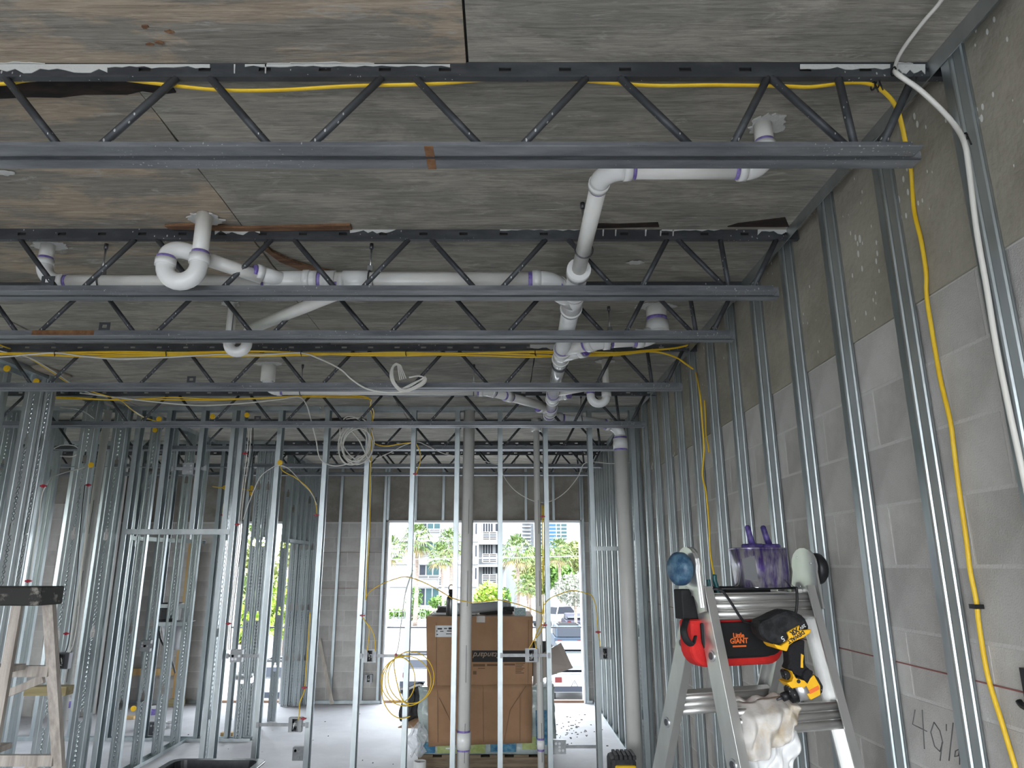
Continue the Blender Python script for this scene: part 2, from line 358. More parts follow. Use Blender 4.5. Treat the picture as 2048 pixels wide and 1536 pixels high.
# ------------------------------------------------------------------ steel joists
BT = CE-.272; BB = CE-.317
def slots_chord(x0, x1, y):
    m = MB(); z0, z1 = CE-.047, CE; za, zb = CE-.032, CE-.019
    m.box(x0, x1, y-.003, y+.003, zb, z1).box(x0, x1, y-.003, y+.003, z0, za)
    x = x0; ph = .06
    xs = x1-.06
    edges = []
    while xs > x0: edges.append(xs); xs -= .178
    cur = x1
    for e in edges: m.box(e+.018, cur, y-.003, y+.003, za, zb); cur = e-.018
    m.box(x0, cur, y-.003, y+.003, za, zb)
    m.box(x0, x1, y-.006, y+.016, z0-.006, z0)
    return m
L0 = -6.4
def angle(side):
    m = MB(); s = side
    m.box(L0, 1.18+(.03 if s > 0 else 0), s*.0065, s*.0115, BB, BT)
    m.box(L0, 1.18+(.03 if s > 0 else 0), s*.0065, s*.056, BB, BB+.005)
    return m
me_top = slots_chord(L0, WR-.012, -.004).mesh('top_chord', 'joist_paint')
me_an = angle(-1).mesh('bottom_chord', 'joist_chord'); me_af = angle(1).mesh('bottom_chord', 'joist_chord')
def rod(x0, z0, x1, z1): return MB().cyl((0, 0, 0), (x1-x0, 0, z1-z0), .0115, 8).mesh('web_rod', 'joist_paint')
zt, zb2 = CE-.050, BT-.02
me_r1 = rod(0, zt, .205, zb2); me_r2 = rod(0, zt, -.205, zb2)
me_re1 = rod(0, zt, .02, zb2); me_re2 = rod(0, zt, -.13, zb2)
me_lab = ['first and nearest steel joist, with one yellow cable tied along it', 'second steel joist from the front, under the torn brown plywood strip', 'third steel joist from the front, speckled with white paint splashes and rust', 'fourth steel joist from the front, carrying the thick yellow cable bundle', 'fifth steel joist from the front, just before the cross stud wall', 'sixth steel joist, just behind the cross stud wall', 'seventh steel joist, two bays short of the window wall', 'farthest steel joist, nearest the window wall']
joists = []
clip = MB().box(-.028, .028, -.004, 0, 0, .012).box(-.028, -.013, -.004, 0, .012, .03).box(.013, .028, -.004, 0, .012, .03).box(-.028, .028, -.004, 0, .03, .042).mesh('slotted_clip', 'joist_paint')
for i, y in enumerate(JY):
    dx = [0, -.055, -.02, -.03, -.05, -.03, -.06, -.02][i]
    j = thing('steel_joist', me_lab[i], 'joist', (0, y, BB), 'open web steel joists under the ceiling'); joists.append(j)
    for me in (me_top, me_an, me_af): inst(me.name.split('.')[0], me, j, (0, y, 0))
    if i < 2: MB().box(L0, WR-.02, y+.004, y+.007, CE-.036, CE-.012).build('slot_shade', 'slab', j)  # added near-black strip, stands in for the shade inside the slots
    x = .303
    while x > -6.1:
        inst('web_rod', me_r1, j, (x+.05+dx, y, zt)); inst('web_rod', me_r2, j, (x-.05+dx, y, zt)); x -= .607
    inst('web_rod', me_re2, j, (.79+dx, y, zt)); inst('web_rod', me_r1, j, (.80+dx*.3, y, zt))
    inst('web_rod', me_re1, j, (1.0+dx*.5, y, zt)); inst('web_rod', me_re2, j, (1.22, y, zt))
    for px in {1: (90,), 2: (205,), 3: (380,), 4: (514,), 5: (595,)}.get(i, ()):
        c = PY(px, [0, 565, 655, 762, 835, 882][i], y-.03); inst('slotted_clip', clip, j, (c.x, y-.012, BT))
def smear(j, pts):
    y = JY[j]-.0075; w = [PY(a, b, y) for a, b in pts]; MB().prism([(p.x, min(p.z, CE-.005)) for p in w], (0, y-.0015, 0), (1, 0, 0), (0, 0, 1), (0, .002, 0)).build('mortar_smear', 'plaster', joists[j])
def ragged(x0, x1, y0, y1, n): return [(x0+(x1-x0)*k/n, y0) for k in range(n+1)]+[(x1-(x1-x0)*k/n, y1-(y1-y0)*random.uniform(0, .65)) for k in range(n+1)]
for j, a in ((0, (-20, 215, 129, 147, 14)), (0, (215, 420, 129, 137, 14)), (0, (490, 900, 129, 135, 24)), (0, (1600, 1780, 129, 140, 12)), (0, (1790, 1850, 129, 149, 8)), (1, (430, 520, 455, 472, 8)), (1, (700, 790, 455, 468, 10)), (1, (1000, 1160, 455, 462, 14)), (1, (1320, 1440, 455, 463, 10)), (1, (1515, 1580, 455, 472, 8)), (3, (1060, 1110, 689, 700, 6)), (4, (560, 640, 785, 792, 8))): smear(j, ragged(*a))
for x in (468, 530, 1205, 1230, 1290, 1320, 1345): smear(0 if x < 600 else 1, [(x, 129 if x < 600 else 456), (x+3, 129 if x < 600 else 456), (x+2, 147 if x < 600 else 472), (x, 147 if x < 600 else 472)])
# rust bands on the near joist and the spotted one
MB().box(-.215, -.19, JY[0]-.0575, JY[0]-.006, BB-.001, BB+.001).box(-.215, -.19, JY[0]+.006, JY[0]+.0575, BB-.001, BB+.001).build('rust_band', 'rust', joists[0])
MB().box(-2.42, -2.1, JY[2]-.0125, JY[2]-.0112, BT-.032, BT).build('rust_stain', 'rust', joists[2])

# ------------------------------------------------------------------ metal stud walls
def knurl(name, base):
    m = M[base].copy(); m.name = name; M[name] = m; nt = m.node_tree; N = nt.nodes; L = nt.links; b = N['Principled BSDF']
    tc = N.new('ShaderNodeTexCoord'); sp = N.new('ShaderNodeSeparateXYZ'); L.new(tc.outputs['Object'], sp.inputs[0])
    def mth(op, a, b_=None):
        n = N.new('ShaderNodeMath'); n.operation = op
        for i, q in enumerate((a, b_)):
            if q is None: continue
            if isinstance(q, (int, float)): n.inputs[i].default_value = q
            else: L.new(q, n.inputs[i])
        return n.outputs[0]
    fr = mth('PINGPONG', mth('MULTIPLY', sp.outputs['Z'], 1), .019)
    d = mth('ADD', mth('ABSOLUTE', sp.outputs['X']), mth('MULTIPLY', fr, .75))
    ring = mth('SUBTRACT', 1, mth('MINIMUM', mth('MULTIPLY', mth('ABSOLUTE', mth('SUBTRACT', d, .0125)), 350), 1))
    bp = N.new('ShaderNodeBump'); bp.inputs['Strength'].default_value = 1; bp.inputs['Distance'].default_value = .012; L.new(ring, bp.inputs['Height'])
    L.new(b.inputs['Normal'].links[0].from_socket, bp.inputs['Normal']); L.new(bp.outputs[0], b.inputs['Normal'])
knurl('galv_knurl', 'galv')
def stud_mesh(w, fl, H, holes=(.62, 1.28, 2.1, 2.75), m='galv_knurl', hw=.018, hh=.05):
    b = MB(); t = .0016; z = 0
    hs = [h for h in holes if h+hh < H] if w > .06 else []
    for h in hs+[None]:
        top = H if h is None else h-hh
        b.box(-w/2, w/2, 0, t, z, top)
        if h is not None:
            b.box(-w/2, -hw, 0, t, top, h+hh).box(hw, w/2, 0, t, top, h+hh)
            b.box(-hw, -hw*.5, 0, t, h+hh*.4, h+hh).box(hw*.5, hw, 0, t, h+hh*.4, h+hh)   # keyhole shoulder
            z = h+hh
    for s in (-1, 1):
        b.box(s*w/2-t/2, s*w/2+t/2, 0, fl, 0, H); b.box(s*(w/2-.009), s*w/2, fl-t, fl, 0, H)
        q = s*w*.3; b.add([(q-.005, 0, 0), (q, -.003, 0), (q+.005, 0, 0), (q-.005, 0, H), (q, -.003, H), (q+.005, 0, H)], [(0, 1, 4, 3), (1, 2, 5, 4)])
    if m == 'galv_knurl':
        z = .05
        while z < H-.05:
            if not any(abs(z-h) < hh+.02 for h in hs):
                b.add([(-.010, -.0002, z), (0, -.0002, z+.014), (.010, -.0002, z), (0, -.0002, z-.014), (0, -.0045, z)], [(0, 1, 4), (1, 2, 4), (2, 3, 4), (3, 0, 4)])
            z += .036
    return b.mesh('stud', m)
HS = CE-.006
S92 = stud_mesh(.092, .041, HS); S152 = stud_mesh(.150, .041, HS); S54 = stud_mesh(.054, .034, HS, m='galv'); S65 = stud_mesh(.065, .034, HS)
S92s = stud_mesh(.092, .041, CE-2.17, (.4,)); SF = stud_mesh(.040, .036, HS, m='galv')
def track(p, q, w, up, name, parent, lip=.032, m='galv'):
    p, q = V(p), V(q); d = (q-p).normalized(); a = V((-d.y, d.x, 0)); s = 1 if up else -1; b = MB()
    b.beam(p+V((0, 0, s*.001)), q+V((0, 0, s*.001)), w, .002)
    for k in (-1, 1): b.beam(p+a*k*w/2+V((0, 0, s*lip/2)), q+a*k*w/2+V((0, 0, s*lip/2)), .002, lip)
    return b.build(name, m, parent)
CROSS = -math.pi/2
# right wall furring studs
sr = thing('stud_wall', 'row of narrow steel furring studs standing along the right block wall', 'stud wall', (1.297, 1.6, 0))
for k in range(-1, 21): inst('stud', S54, sr, (1.297, 2.10+.408*k, .003))
track((1.297, YF+.3, CE-.001), (1.297, YB-.03, CE-.001), .06, False, 'top_track', sr, .055, 'galv_dull')
track((1.297, YF+.3, .001), (1.297, YB-.03, .001), .06, True, 'bottom_track', sr)
# cross wall with the door opening
P1 = 6.45
sc = thing('stud_wall', 'steel stud partition crossing the room in front of the carton and far window', 'stud wall', (-1, P1, 0))
for x in (-5.62, -5.2, -4.8, -4.4, -2.434, -2.078, -1.642, -1.253, -.832, -.425, -.027, .392, .805, 1.2): inst('stud', S92, sc, (x, P1, .003), (0, 0, CROSS))
inst('stud', S92, sc, (-3.40, P1, .003), (0, 0, CROSS)); inst('stud', S92, sc, (-2.47, P1, .003), (0, 0, -CROSS))
for a, b in ((XL+.05, -3.66), (-3.62, -1.7), (-1.66, 1.26)): track((a, P1, CE-.001), (b, P1, CE-.001), .096, False, 'top_track', sc, .04)
for a, b in ((XL+.05, -3.40), (-2.43, 1.26)): track((a, P1, .001), (b, P1, .001), .096, True, 'bottom_track', sc)
track((-3.38, P1, 2.15), (-2.43, P1, 2.15), .096, False, 'door_header', sc, .045, 'galv_dull')
for x in (-3.12, -2.80): inst('stud', S92s, sc, (x, P1, 2.152), (0, 0, CROSS))
# left wall running away from the camera
sl = thing('stud_wall', 'steel stud partition at far left running away, behind the wooden stepladder', 'stud wall', (-3.55, 6, 0))
inst('stud', S152, sl, (-3.875, 5.2, .003)); inst('stud', S152, sl, (-3.617, 5.27, .003)); inst('stud', S65, sl, (-3.498, 5.262, .003)); inst('stud', S152, sl, (-4.37, 6.62, .003)); inst('stud', S152, sl, (-4.55, 7.05, .003)); inst('stud', S152, sl, (-4.70, 6.58, .003))
inst('stud', S152, sl, (-3.66, 6.12, .003)); inst('stud', S152, sl, (-3.52, 6.38, .003))
for y in (6.85, 7.25, 7.66, 8.06): inst('stud', S92, sl, (-3.435, y, .003))
track((-3.6, 4.6, CE-.001), (-3.6, 6.38, CE-.001), .156, False, 'top_track', sl, .04); track((-3.435, 6.5, CE-.001), (-3.435, 8.25, CE-.001), .096, False, 'top_track', sl, .04)
track((-3.6, 4.6, .001), (-3.6, 6.38, .001), .156, True, 'bottom_track', sl); track((-3.435, 6.5, .001), (-3.435, 8.25, .001), .096, True, 'bottom_track', sl)
# short back partition and its return towards the window wall
sw = thing('stud_wall', 'short steel stud partition on the left, with its floor track in view', 'stud wall', (-3.5, 8.33, 0))
for x in (-5.9, -5.5, -5.1, -4.7, -4.3, -3.9, -3.56, -3.33, -3.0): inst('stud', S92, sw, (x, 8.33, .003), (0, 0, CROSS))
inst('stud', S92, sw, (-2.86, 8.31, .003)); inst('stud', S92, sw, (-2.765, 8.35, .003))
track((XL+.05, 8.33, .001), (-3.57, 8.33, .001), .096, True, 'bottom_track', sw); track((-3.55, 8.30, .001), (-2.70, 8.30, .001), .096, True, 'bottom_track', sw)
track((XL+.05, 8.33, CE-.001), (-2.70, 8.33, CE-.001), .096, False, 'top_track', sw, .04)
track((-4.35, 8.33, 2.17), (-3.45, 8.33, 2.12), .096, False, 'door_header', sw, .045)
s2 = thing('stud_wall', 'steel stud partition with cripple studs over a door head beside the far window', 'stud wall', (-2.8, 9.3, 0))
inst('stud', S92, s2, (-2.79, 9.24, .003)); inst('stud', S92, s2, (-2.83, 8.85, .003))
for k, (x, y) in enumerate(((-2.93, 10.22), (-2.85, 10.25), (-2.76, 10.2), (-2.69, 10.27))): inst('stud', S92, s2, (x, y, .003))
for y in (9.5, 9.75, 10.0): inst('stud', S92s, s2, (-2.78, y, 2.172))
track((-2.78, 9.2, CE-.001), (-2.78, 10.35, CE-.001), .096, False, 'top_track', s2, .04); track((-2.78, 9.28, 2.17), (-2.78, 10.2, 2.17), .096, False, 'door_header', s2, .045)
# furring on the window wall
sb = thing('stud_wall', 'thin steel furring studs fixed to the far window wall', 'stud wall', (-1, YB-.04, 0))
for x in (-5.0, -4.5, -4.1, -2.76, -2.35, -1.93): inst('stud', SF, sb, (x-.018, YB-.033, .003), (0, 0, CROSS))
SFs = stud_mesh(.040, .036, CE-2.49, (), m='galv')
for k in range(8): inst('stud', SFs, sb, (-1.675+.4045*k, YB-.033, 2.482 if 0 < k < 7 else 2.482), (0, 0, CROSS))
inst('stud', SF, sb, (-1.72, YB-.033, .003), (0, 0, CROSS)); inst('stud', SF, sb, (1.175, YB-.033, .003), (0, 0, CROSS))
track((-3.0, YB-.033, .001), (-1.66, YB-.033, .001), .05, True, 'bottom_track', sb, .04); track((-5.2, YB-.033, .001), (-3.9, YB-.033, .001), .05, True, 'bottom_track', sb, .04); track((1.18, YB-.033, .001), (1.26, YB-.033, .001), .05, True, 'bottom_track', sb, .04)
track((-5.2, YB-.033, CE-.001), (1.26, YB-.033, CE-.001), .05, False, 'top_track', sb, .04)
a, b = PY(1188, 1097, P1-.05), PY(1262, 1099, P1-.05); MB().box(a.x, b.x, P1-.055, P1-.045, a.z-.018, a.z+.018).build('bracing_bar', 'galv_dull', sc)
g = MB()
for _ in range(70):
    x, y, q = random.gauss(.85, .25), random.gauss(8.9, .5), random.uniform(.003, .011)
    if x < 1.2: g.obox((x, y, .003), (q, q*.4, 0), (-q*.3, q*.6, 0), (0, 0, .003))
for _ in range(45):
    x, y, q = random.uniform(-4, 1), random.uniform(6.6, 10.2), random.uniform(.002, .007); g.obox((x, y, .003), (q, q*.4, 0), (-q*.3, q*.6, 0), (0, 0, .003))
mat('debris', (.10, .085, .075), .9); o = tag(g.build('floor_debris', 'debris', None), 'scattered dark crumbs of debris on the concrete floor', 'debris'); o['kind'] = 'stuff'
# ------------------------------------------------------------------ PVC drain pipes
mat('pvc_gloss', (.70, .70, .69), .09, col2=(.80, .80, .79), sc=(6, 6, 6), ior=1.6)
def ringpart(name, m, p, d, r, w, parent):
    d = V(d).normalized(); return MB().cyl(V(p)-d*w/2, V(p)+d*w/2, r, 20).build(name, m, parent)
def arc(a, b, c, R, n=8):
    a, b, c = V(a), V(b), V(c); u = (a-b).normalized(); v = (c-b).normalized(); ang = math.pi-u.angle(v)
    d = R*math.tan(ang/2); p0 = b+u*d; p1 = b+v*d; ctr = b+(u+v).normalized()*(R/math.cos(ang/2))
    e = p0-ctr; ax = e.cross(p1-ctr).normalized()
    return [ctr+Matrix.Rotation(ang*k/n, 3, ax) @ e for k in range(n+1)]
def run(parent, pts, r, R=None, m='pvc', fm='pvc_fit', primer=True, starts=None):
    R = R or r*2.0; pts = [V(p) for p in pts]; cur = pts[0]
    for i in range(1, len(pts)-1):
        a = arc(cur, pts[i], pts[i+1], R)
        d0 = (pts[i]-cur).normalized(); d1 = (pts[i+1]-pts[i]).normalized()
        MB().cyl(cur, a[0]+d0*.004, r, 20).build('pipe', m, parent)
        e = MB().tube(a, r*1.12, 20)
        e.cyl(a[0]-d0*r*.75, a[0]+d0*.004, r*1.22, 20).cyl(a[-1]-d1*.004, a[-1]+d1*r*.75, r*1.22, 20)
        eo = e.build('elbow', fm, parent)
        if primer:
            ringpart('primer_ring', 'primer', a[0]-d0*r*.95, d0, r*1.035, r*.42, eo)
            ringpart('primer_ring', 'primer', a[-1]+d1*r*.95, d1, r*1.035, r*.42, eo)
        cur = a[-1]
    MB().cyl(cur, pts[-1], r, 20).build('pipe', m, parent)
def coupling(parent, p, d, r, w, primer=True, m='pvc_fit', name='coupling'):
    d = V(d).normalized(); p = V(p); o = MB().cyl(p-d*w/2, p+d*w/2, r*1.16, 20).build(name, m, parent)
    if primer:
        for s in (-1, 1): ringpart('primer_ring', 'primer', p+d*s*(w/2+.008), d, r*1.03, .014, o)
    return o
def wye(parent, p, d, b, r, rb, L=.16):
    d, b, p = V(d).normalized(), V(b).normalized(), V(p)
    m = MB().cyl(p-d*L*.5, p+d*L*.5, r*1.14, 20).cyl(p, p+b*L*.75, rb*1.14, 20)
    for q in (p-d*L*.5, p+d*(L*.5-.03)): m.cyl(q, q+d*.03, r*1.24, 20)
    m.cyl(p+b*(L*.75-.03), p+b*L*.75, rb*1.25, 20)
    o = m.build('wye_fitting', 'pvc_fit', parent)
    ringpart('primer_ring', 'primer', p+b*(L*.75+.008), b, rb*1.04, .014, o); ringpart('primer_ring', 'primer', p-d*(L*.5+.008), d, r*1.04, .014, o)
def ubend(c, u, rad, r, n=12, up=None):       # half circle hanging below c, legs along +z
    u = V(u).normalized(); return [V(c)+u*rad*math.cos(a)+V((0, 0, -rad*math.sin(a))) for a in [math.pi*k/n for k in range(n+1)]]

dm = thing('drain_pipe', 'white plastic drain pipe system hung between the ceiling joists, with purple glued joints', 'pipe', (.35, 3, 3.0))
A3 = V((.335, 2.84, 3.062)); B3 = V((.413, 5.92, 3.07))
run(dm, [(.883, 2.067, CE-.002), (.883, 2.067, 3.10), (.336, 2.067, 3.10), A3-V((0, .05, -.003))], .0305, .075)
ringpart('hub_ring', 'pvc_fit', A3-V((0, .03, -.002)), (0, 1, 0), .052, .05, dm)
md = (B3-A3).normalized()
run(dm, [A3+md*.0, B3, (1.04, 6.03, 3.02), (1.05, 6.05, .001)], .0445, .10, m='pvc_gloss')
MB().cyl((1.0411, 6.033, 2.87), (1.05, 6.05, .001), .057, 24).build('stack_pipe', 'pvc_grey', dm)
coupling(dm, (1.0407, 6.032, 2.86), (0, 0, 1), .056, .09, True)
MB().box(1.045, 1.052, 5.9925, 5.9945, 1.2, 2.0).box(1.047, 1.053, 5.9925, 5.9945, .4, 1.0).build('print_line', 'print_dark', dm)
# long left branch
zc = 3.088
run(dm, [(-2.1, 2.98, CE-.002), (-2.1, 2.98, zc), (-1.04, 2.98, zc)], .0305, .085)
run(dm, [(-1.04, 2.98, zc), (.23, 2.98, zc), (.345, 3.16, 3.066)], .0445, .10)
wye(dm, (-.97, 2.98, zc), (1, 0, 0), (-.8, -.6, .05), .0445, .0305, .2); coupling(dm, (-.86, 2.98, zc), (1, 0, 0), .0445, .05)
coupling(dm, (-.66, 2.98, zc), (1, 0, 0), .0445, .12, False); coupling(dm, (-.78, 2.98, zc), (1, 0, 0), .0445, .05, False)
wye(dm, V((.345, 3.16, 3.066)), md, (-.54, -.84, .03), .0445, .0445, .24)
# near trap
MB().cyl((-1.26, 2.70, CE-.002), (-1.26, 2.70, 3.06), .033, 20).build('pipe', 'pvc', dm)
ub = [V((-1.26, 2.70, 3.075))]+ubend((-1.33, 2.70, 3.04), (1, 0, 0), .07, .03)+[V((-1.40, 2.70, 3.055))]
t = MB().tube(ub, .037, 20).cyl((-1.26, 2.70, 3.05), (-1.26, 2.70, 3.09), .042, 20).cyl((-1.40, 2.70, 3.04), (-1.40, 2.70, 3.07), .042, 20).build('trap_bend', 'pvc_fit', dm)
ringpart('primer_ring', 'primer', (-1.26, 2.70, 3.097), (0, 0, 1), .035, .016, t)
ov = [V((-1.40, 2.70, 3.065)), V((-1.392, 2.703, 3.10)), V((-1.365, 2.715, 3.12)), V((-1.325, 2.735, 3.12)), V((-1.285, 2.765, 3.11))]
t2 = MB().tube(spline(ov, 5), .036, 20).cyl(ov[-1]-V((.03, -.02, -.006)), ov[-1], .041, 20).build('trap_elbow', 'pvc_fit', dm)
ringpart('primer_ring', 'primer', (-1.40, 2.70, 3.076), (0, 0, 1), .0385, .012, t2); ringpart('primer_ring', 'primer', ov[-1]+V((.012, .009, -.003)), (.8, .55, -.15), .033, .02, t2)
MB().cyl(ov[-1], (-1.07, 2.91, 3.078), .0305, 20).build('pipe', 'pvc', dm)
# second trap
MB().cyl((-1.523, 3.735, CE-.002), (-1.523, 3.735, 3.03), .0245, 18).build('pipe', 'pvc', dm)
t = MB().tube([V((-1.523, 3.735, 3.06))]+ubend((-1.473, 3.735, 3.035), (-1, 0, 0), .05, .03)+[V((-1.423, 3.72, 3.07)), V((-1.40, 3.69, 3.095)), V((-1.36, 3.65, 3.10))], .030, 18).cyl((-1.523, 3.735, 3.035), (-1.523, 3.735, 3.07), .034, 18).build('trap_bend', 'pvc_fit', dm)
ringpart('primer_ring', 'primer', (-1.35, 3.64, 3.10), (.7, -.7, 0), .0265, .02, t)
MB().cyl((-1.37, 3.66, 3.10), (-.70, 3.03, 3.075), .0305, 18).build('pipe', 'pvc', dm)
wye(dm, (-.66, 2.985, 3.073), (1, 0, 0), (-.73, .68, .02), .0445, .0305, .16)
MB().box(-1.506, -1.502, 3.709, 3.7105, 3.04, 3.22).build('print_line', 'print_dark', dm)
# right closet stub
run(dm, [(.893, 3.79, CE-.002), (.893, 3.79, 3.09), (.55, 3.79, 3.07), (.37, 3.93, 3.067)], .046, .095)
MB().cyl((.893, 3.79, CE-.002), (.893, 3.79, 3.17), .058, 22).build('pipe', 'pvc', dm); coupling(dm, (.893, 3.79, 3.155), (0, 0, 1), .057, .06, False)
ringpart('primer_ring', 'primer', (.893, 3.79, 3.20), (0, 0, 1), .0595, .02, dm)
wye(dm, A3+md*1.2, md, (.72, -.66, .02), .0445, .0445, .22); coupling(dm, A3+md*1.42, md, .0445, .04, False, 'steel_dark')
# far left stub and its run to the main
run(dm, [(-1.72, 4.99, CE-.002), (-1.72, 4.99, 3.08), (-.1, 4.99, 3.075), (.405, 5.55, 3.07)], .034, .08)
MB().cyl((-1.72, 4.99, CE-.002), (-1.72, 4.99, 3.15), .052, 20).build('pipe', 'pvc', dm)
coupling(dm, (.05, 5.155, 3.073), (.67, .74, 0), .036, .06, True); wye(dm, B3-md*.3, md, (-.67, -.74, .0), .0445, .036, .2)
# right sink trap
MB().cyl((.753, 4.86, CE-.002), (.753, 4.86, 3.03), .0245, 18).build('pipe', 'pvc', dm)
t = MB().tube([V((.753, 4.86, 3.04))]+ubend((.697, 4.86, 3.005), (1, 0, 0), .056, .03)+[V((.641, 4.86, 3.04)), V((.625, 4.87, 3.065)), V((.59, 4.89, 3.075))], .030, 18).cyl((.753, 4.86, 3.0), (.753, 4.86, 3.04), .035, 18).build('trap_bend', 'pvc_fit', dm)
ringpart('primer_ring', 'primer', (.753, 4.86, 3.045), (0, 0, 1), .032, .02, t); ringpart('primer_ring', 'primer', (.641, 4.86, 3.03), (0, 0, 1), .031, .02, t)
MB().cyl((.60, 4.885, 3.075), (.40, 5.03, 3.07), .0305, 18).build('pipe', 'pvc', dm); wye(dm, A3+md*2.32, md, (.78, -.62, .0), .0445, .0305, .18)

# riser pipes inside the cross wall
def riser(x0, x1, r, zt, cz, lab, m='pvc_grey'):
    t = thing('riser_pipe', lab, 'pipe', (x0, P1, 0)); p0 = V((x0, P1, .001)); p1 = V((x1, P1, zt)); d = (p1-p0).normalized()
    MB().cyl(p0, p1, r, 24).build('pipe', m, t); c = p0+d*(cz/d.z)
    coupling(t, c, d, r, .13 if r > .04 else .07)
    m2 = MB(); z = .25
    while z < 2.2: m2.beam((lerp(x0, x1, z/zt)+r*.25, P1-r*.985, z), (lerp(x0, x1, (z+.3)/zt)+r*.25, P1-r*.985, z+.3), .004, .0015, (0, 1, 0)); z += .62
    m2.build('print_line', 'print_dark', t); return t
riser(-.318, -.297, .053, CE-.03, .41, 'thick grey vertical drain riser rising in front of the cardboard carton')
rp = riser(.335, .33, .0285, CE-.15, .38, 'thin grey vertical vent riser to the right of the cardboard carton')
coupling(rp, (.33, P1, CE-.17), (0, 0, 1), .04, .12, False, 'pvc_grey')
riser(-3.72, -3.70, .033, CE-.03, .3, 'tan grey vertical pipe between the left partition studs', 'pvc_grey')

# pipe hangers: anchor, rod, strap
def hanger(px, py, c, r, lab, split=False, ax=(1, 0, 0)):
    c = V(c); t = thing('pipe_hanger', lab, 'hanger', (c.x, c.y, c.z), 'threaded rod pipe hangers')
    MB().cyl((c.x, c.y, CE-.004), (c.x, c.y, CE-.03), .009, 10).build('anchor', 'steel_dark', t)
    MB().cyl((c.x, c.y, CE-.03), (c.x, c.y, c.z+r+.012), .0045, 8).build('rod', 'zinc', t)
    a = V(ax).normalized(); b = a.cross(V((0, 0, 1)))
    MB().tube([c+(b*math.cos(k*.3927)+V((0, 0, math.sin(k*.3927))))*(r+.006) for k in range(16)], .0035, 6, closed=True, flat=1).build('strap', 'steel_dark', t)
    MB().box(c.x-.012, c.x+.012, c.y-.014, c.y+.014, c.z+r+.004, c.z+r+.03).build('clamp', 'zinc', t)
hanger(0, 0, (-1.83, 2.98, zc), .0305, 'rod hanger on the left end of the long white branch pipe')
hanger(0, 0, (-.60, 2.98, zc), .0445, 'rod hanger in the middle of the long white branch pipe')
hanger(0, 0, (.335, 2.6, 3.066), .0305, 'rod hanger on the near sloping pipe below the second joist', ax=(0, 1, 0))
hanger(0, 0, (.62, 3.79, 3.072), .046, 'rod hanger beside the big right closet stub')
hanger(0, 0, (-.20, 4.99, 3.075), .034, 'rod hanger behind the fourth joist near its middle')
hanger(0, 0, (-1.47, 4.99, 3.078), .034, 'rod hanger next to the far left ceiling stub')
hanger(0, 0, (.70, 5.97, 3.045), .0445, 'rod hanger on the last pipe before the tall stack')
# ------------------------------------------------------------------ cables
def P(l): return [PY(a, b, c) for a, b, c in l]
def cable(name, label, pts, r, m, n=6, flat=1.0, group=None, world=False):
    w = pts if world else P(pts)
    t = thing(name, label, 'cable', w[0], group)
    MB().tube(spline(w, n), r, 8, flat=flat).build('sheath', m, t); return t
def tie(px, py, Y, parent, name='cable_tie', m='black', s=.012):
    c = PY(px, py, Y); MB().tube([c+V((0, math.cos(a)*s, math.sin(a)*s)) for a in [k*.785 for k in range(8)]], .0026, 6, closed=True).cyl(c+V((0, -s, -.004)), c+V((.006, -s, -.03)), .0022, 6).build(name, m, parent)
y1 = JY[0]+.022
c1 = cable('electric_cable', 'flat yellow cable tied along the nearest joist and down the right wall', [(-150, 172, y1), (0, 168, y1), (60, 160, y1), (150, 156, y1), (220, 156, y1), (320, 168, y1), (440, 180, y1), (560, 180, y1), (700, 172, y1), (860, 168, y1), (960, 160, y1), (1050, 154, y1), (1150, 160, y1), (1300, 171, y1), (1430, 170, y1), (1560, 172, y1), (1620, 174, y1), (1690, 166, y1), (1735, 167, y1), (1768, 184, y1+.02), (1795, 220, y1+.05), (1812, 290, y1+.10)]+[], .0075, 'yellow_wire', flat=.55)
def wallcable(pts, X=WR-.014): return [PX(a, b, X) for a, b in pts]
wp = P([(1812, 286, y1+.10)])+wallcable([(1822, 340), (1828, 420), (1842, 480), (1852, 545), (1853, 590), (1862, 650), (1880, 755), (1900, 840), (1908, 900), (1918, 980), (1932, 1075), (1940, 1140), (1952, 1200), (1958, 1250), (1975, 1350), (2002, 1440), (2032, 1540), (2060, 1640)])
MB().tube(spline(wp, 6), .0065, 8, flat=.8).build('sheath', 'yellow_wire', c1)
for px, py in ((205, 152), (1050, 150), (1755, 168), (1746, 172)): tie(px, py, y1-.002, c1)
cw = PX(1953, 1213, WR-.014); MB().box(cw.x-.012, cw.x+.012, cw.y-.014, cw.y+.014, cw.z-.006, cw.z+.006).build('cable_tie', 'black', c1)
c2 = cable('electric_cable', 'round white cable from the ceiling corner down the nearest wall stud', P([(1790, 143, 1.735), (1800, 152, 1.72), (1840, 180, 1.72), (1885, 222, 1.72), (1915, 258, 1.70), (1930, 290, 1.67)])+[PX(x, y, 1.258) for x, y in ((1938, 340), (1953, 460), (1974, 580), (1992, 690), (2014, 800), (2040, 920), (2070, 1060))], .0072, 'white_wire', world=True)
MB().tube(spline([PZ(x, y, CE-.03) for x, y in ((1930, -80), (1883, 0), (1848, 42), (1815, 85), (1796, 116), (1788, 143))], 6), .0055, 8).build('thin_run', 'white_wire', c2); tie(1787, 143, 1.74, c2); tie(1929, 275, 1.69, c2)
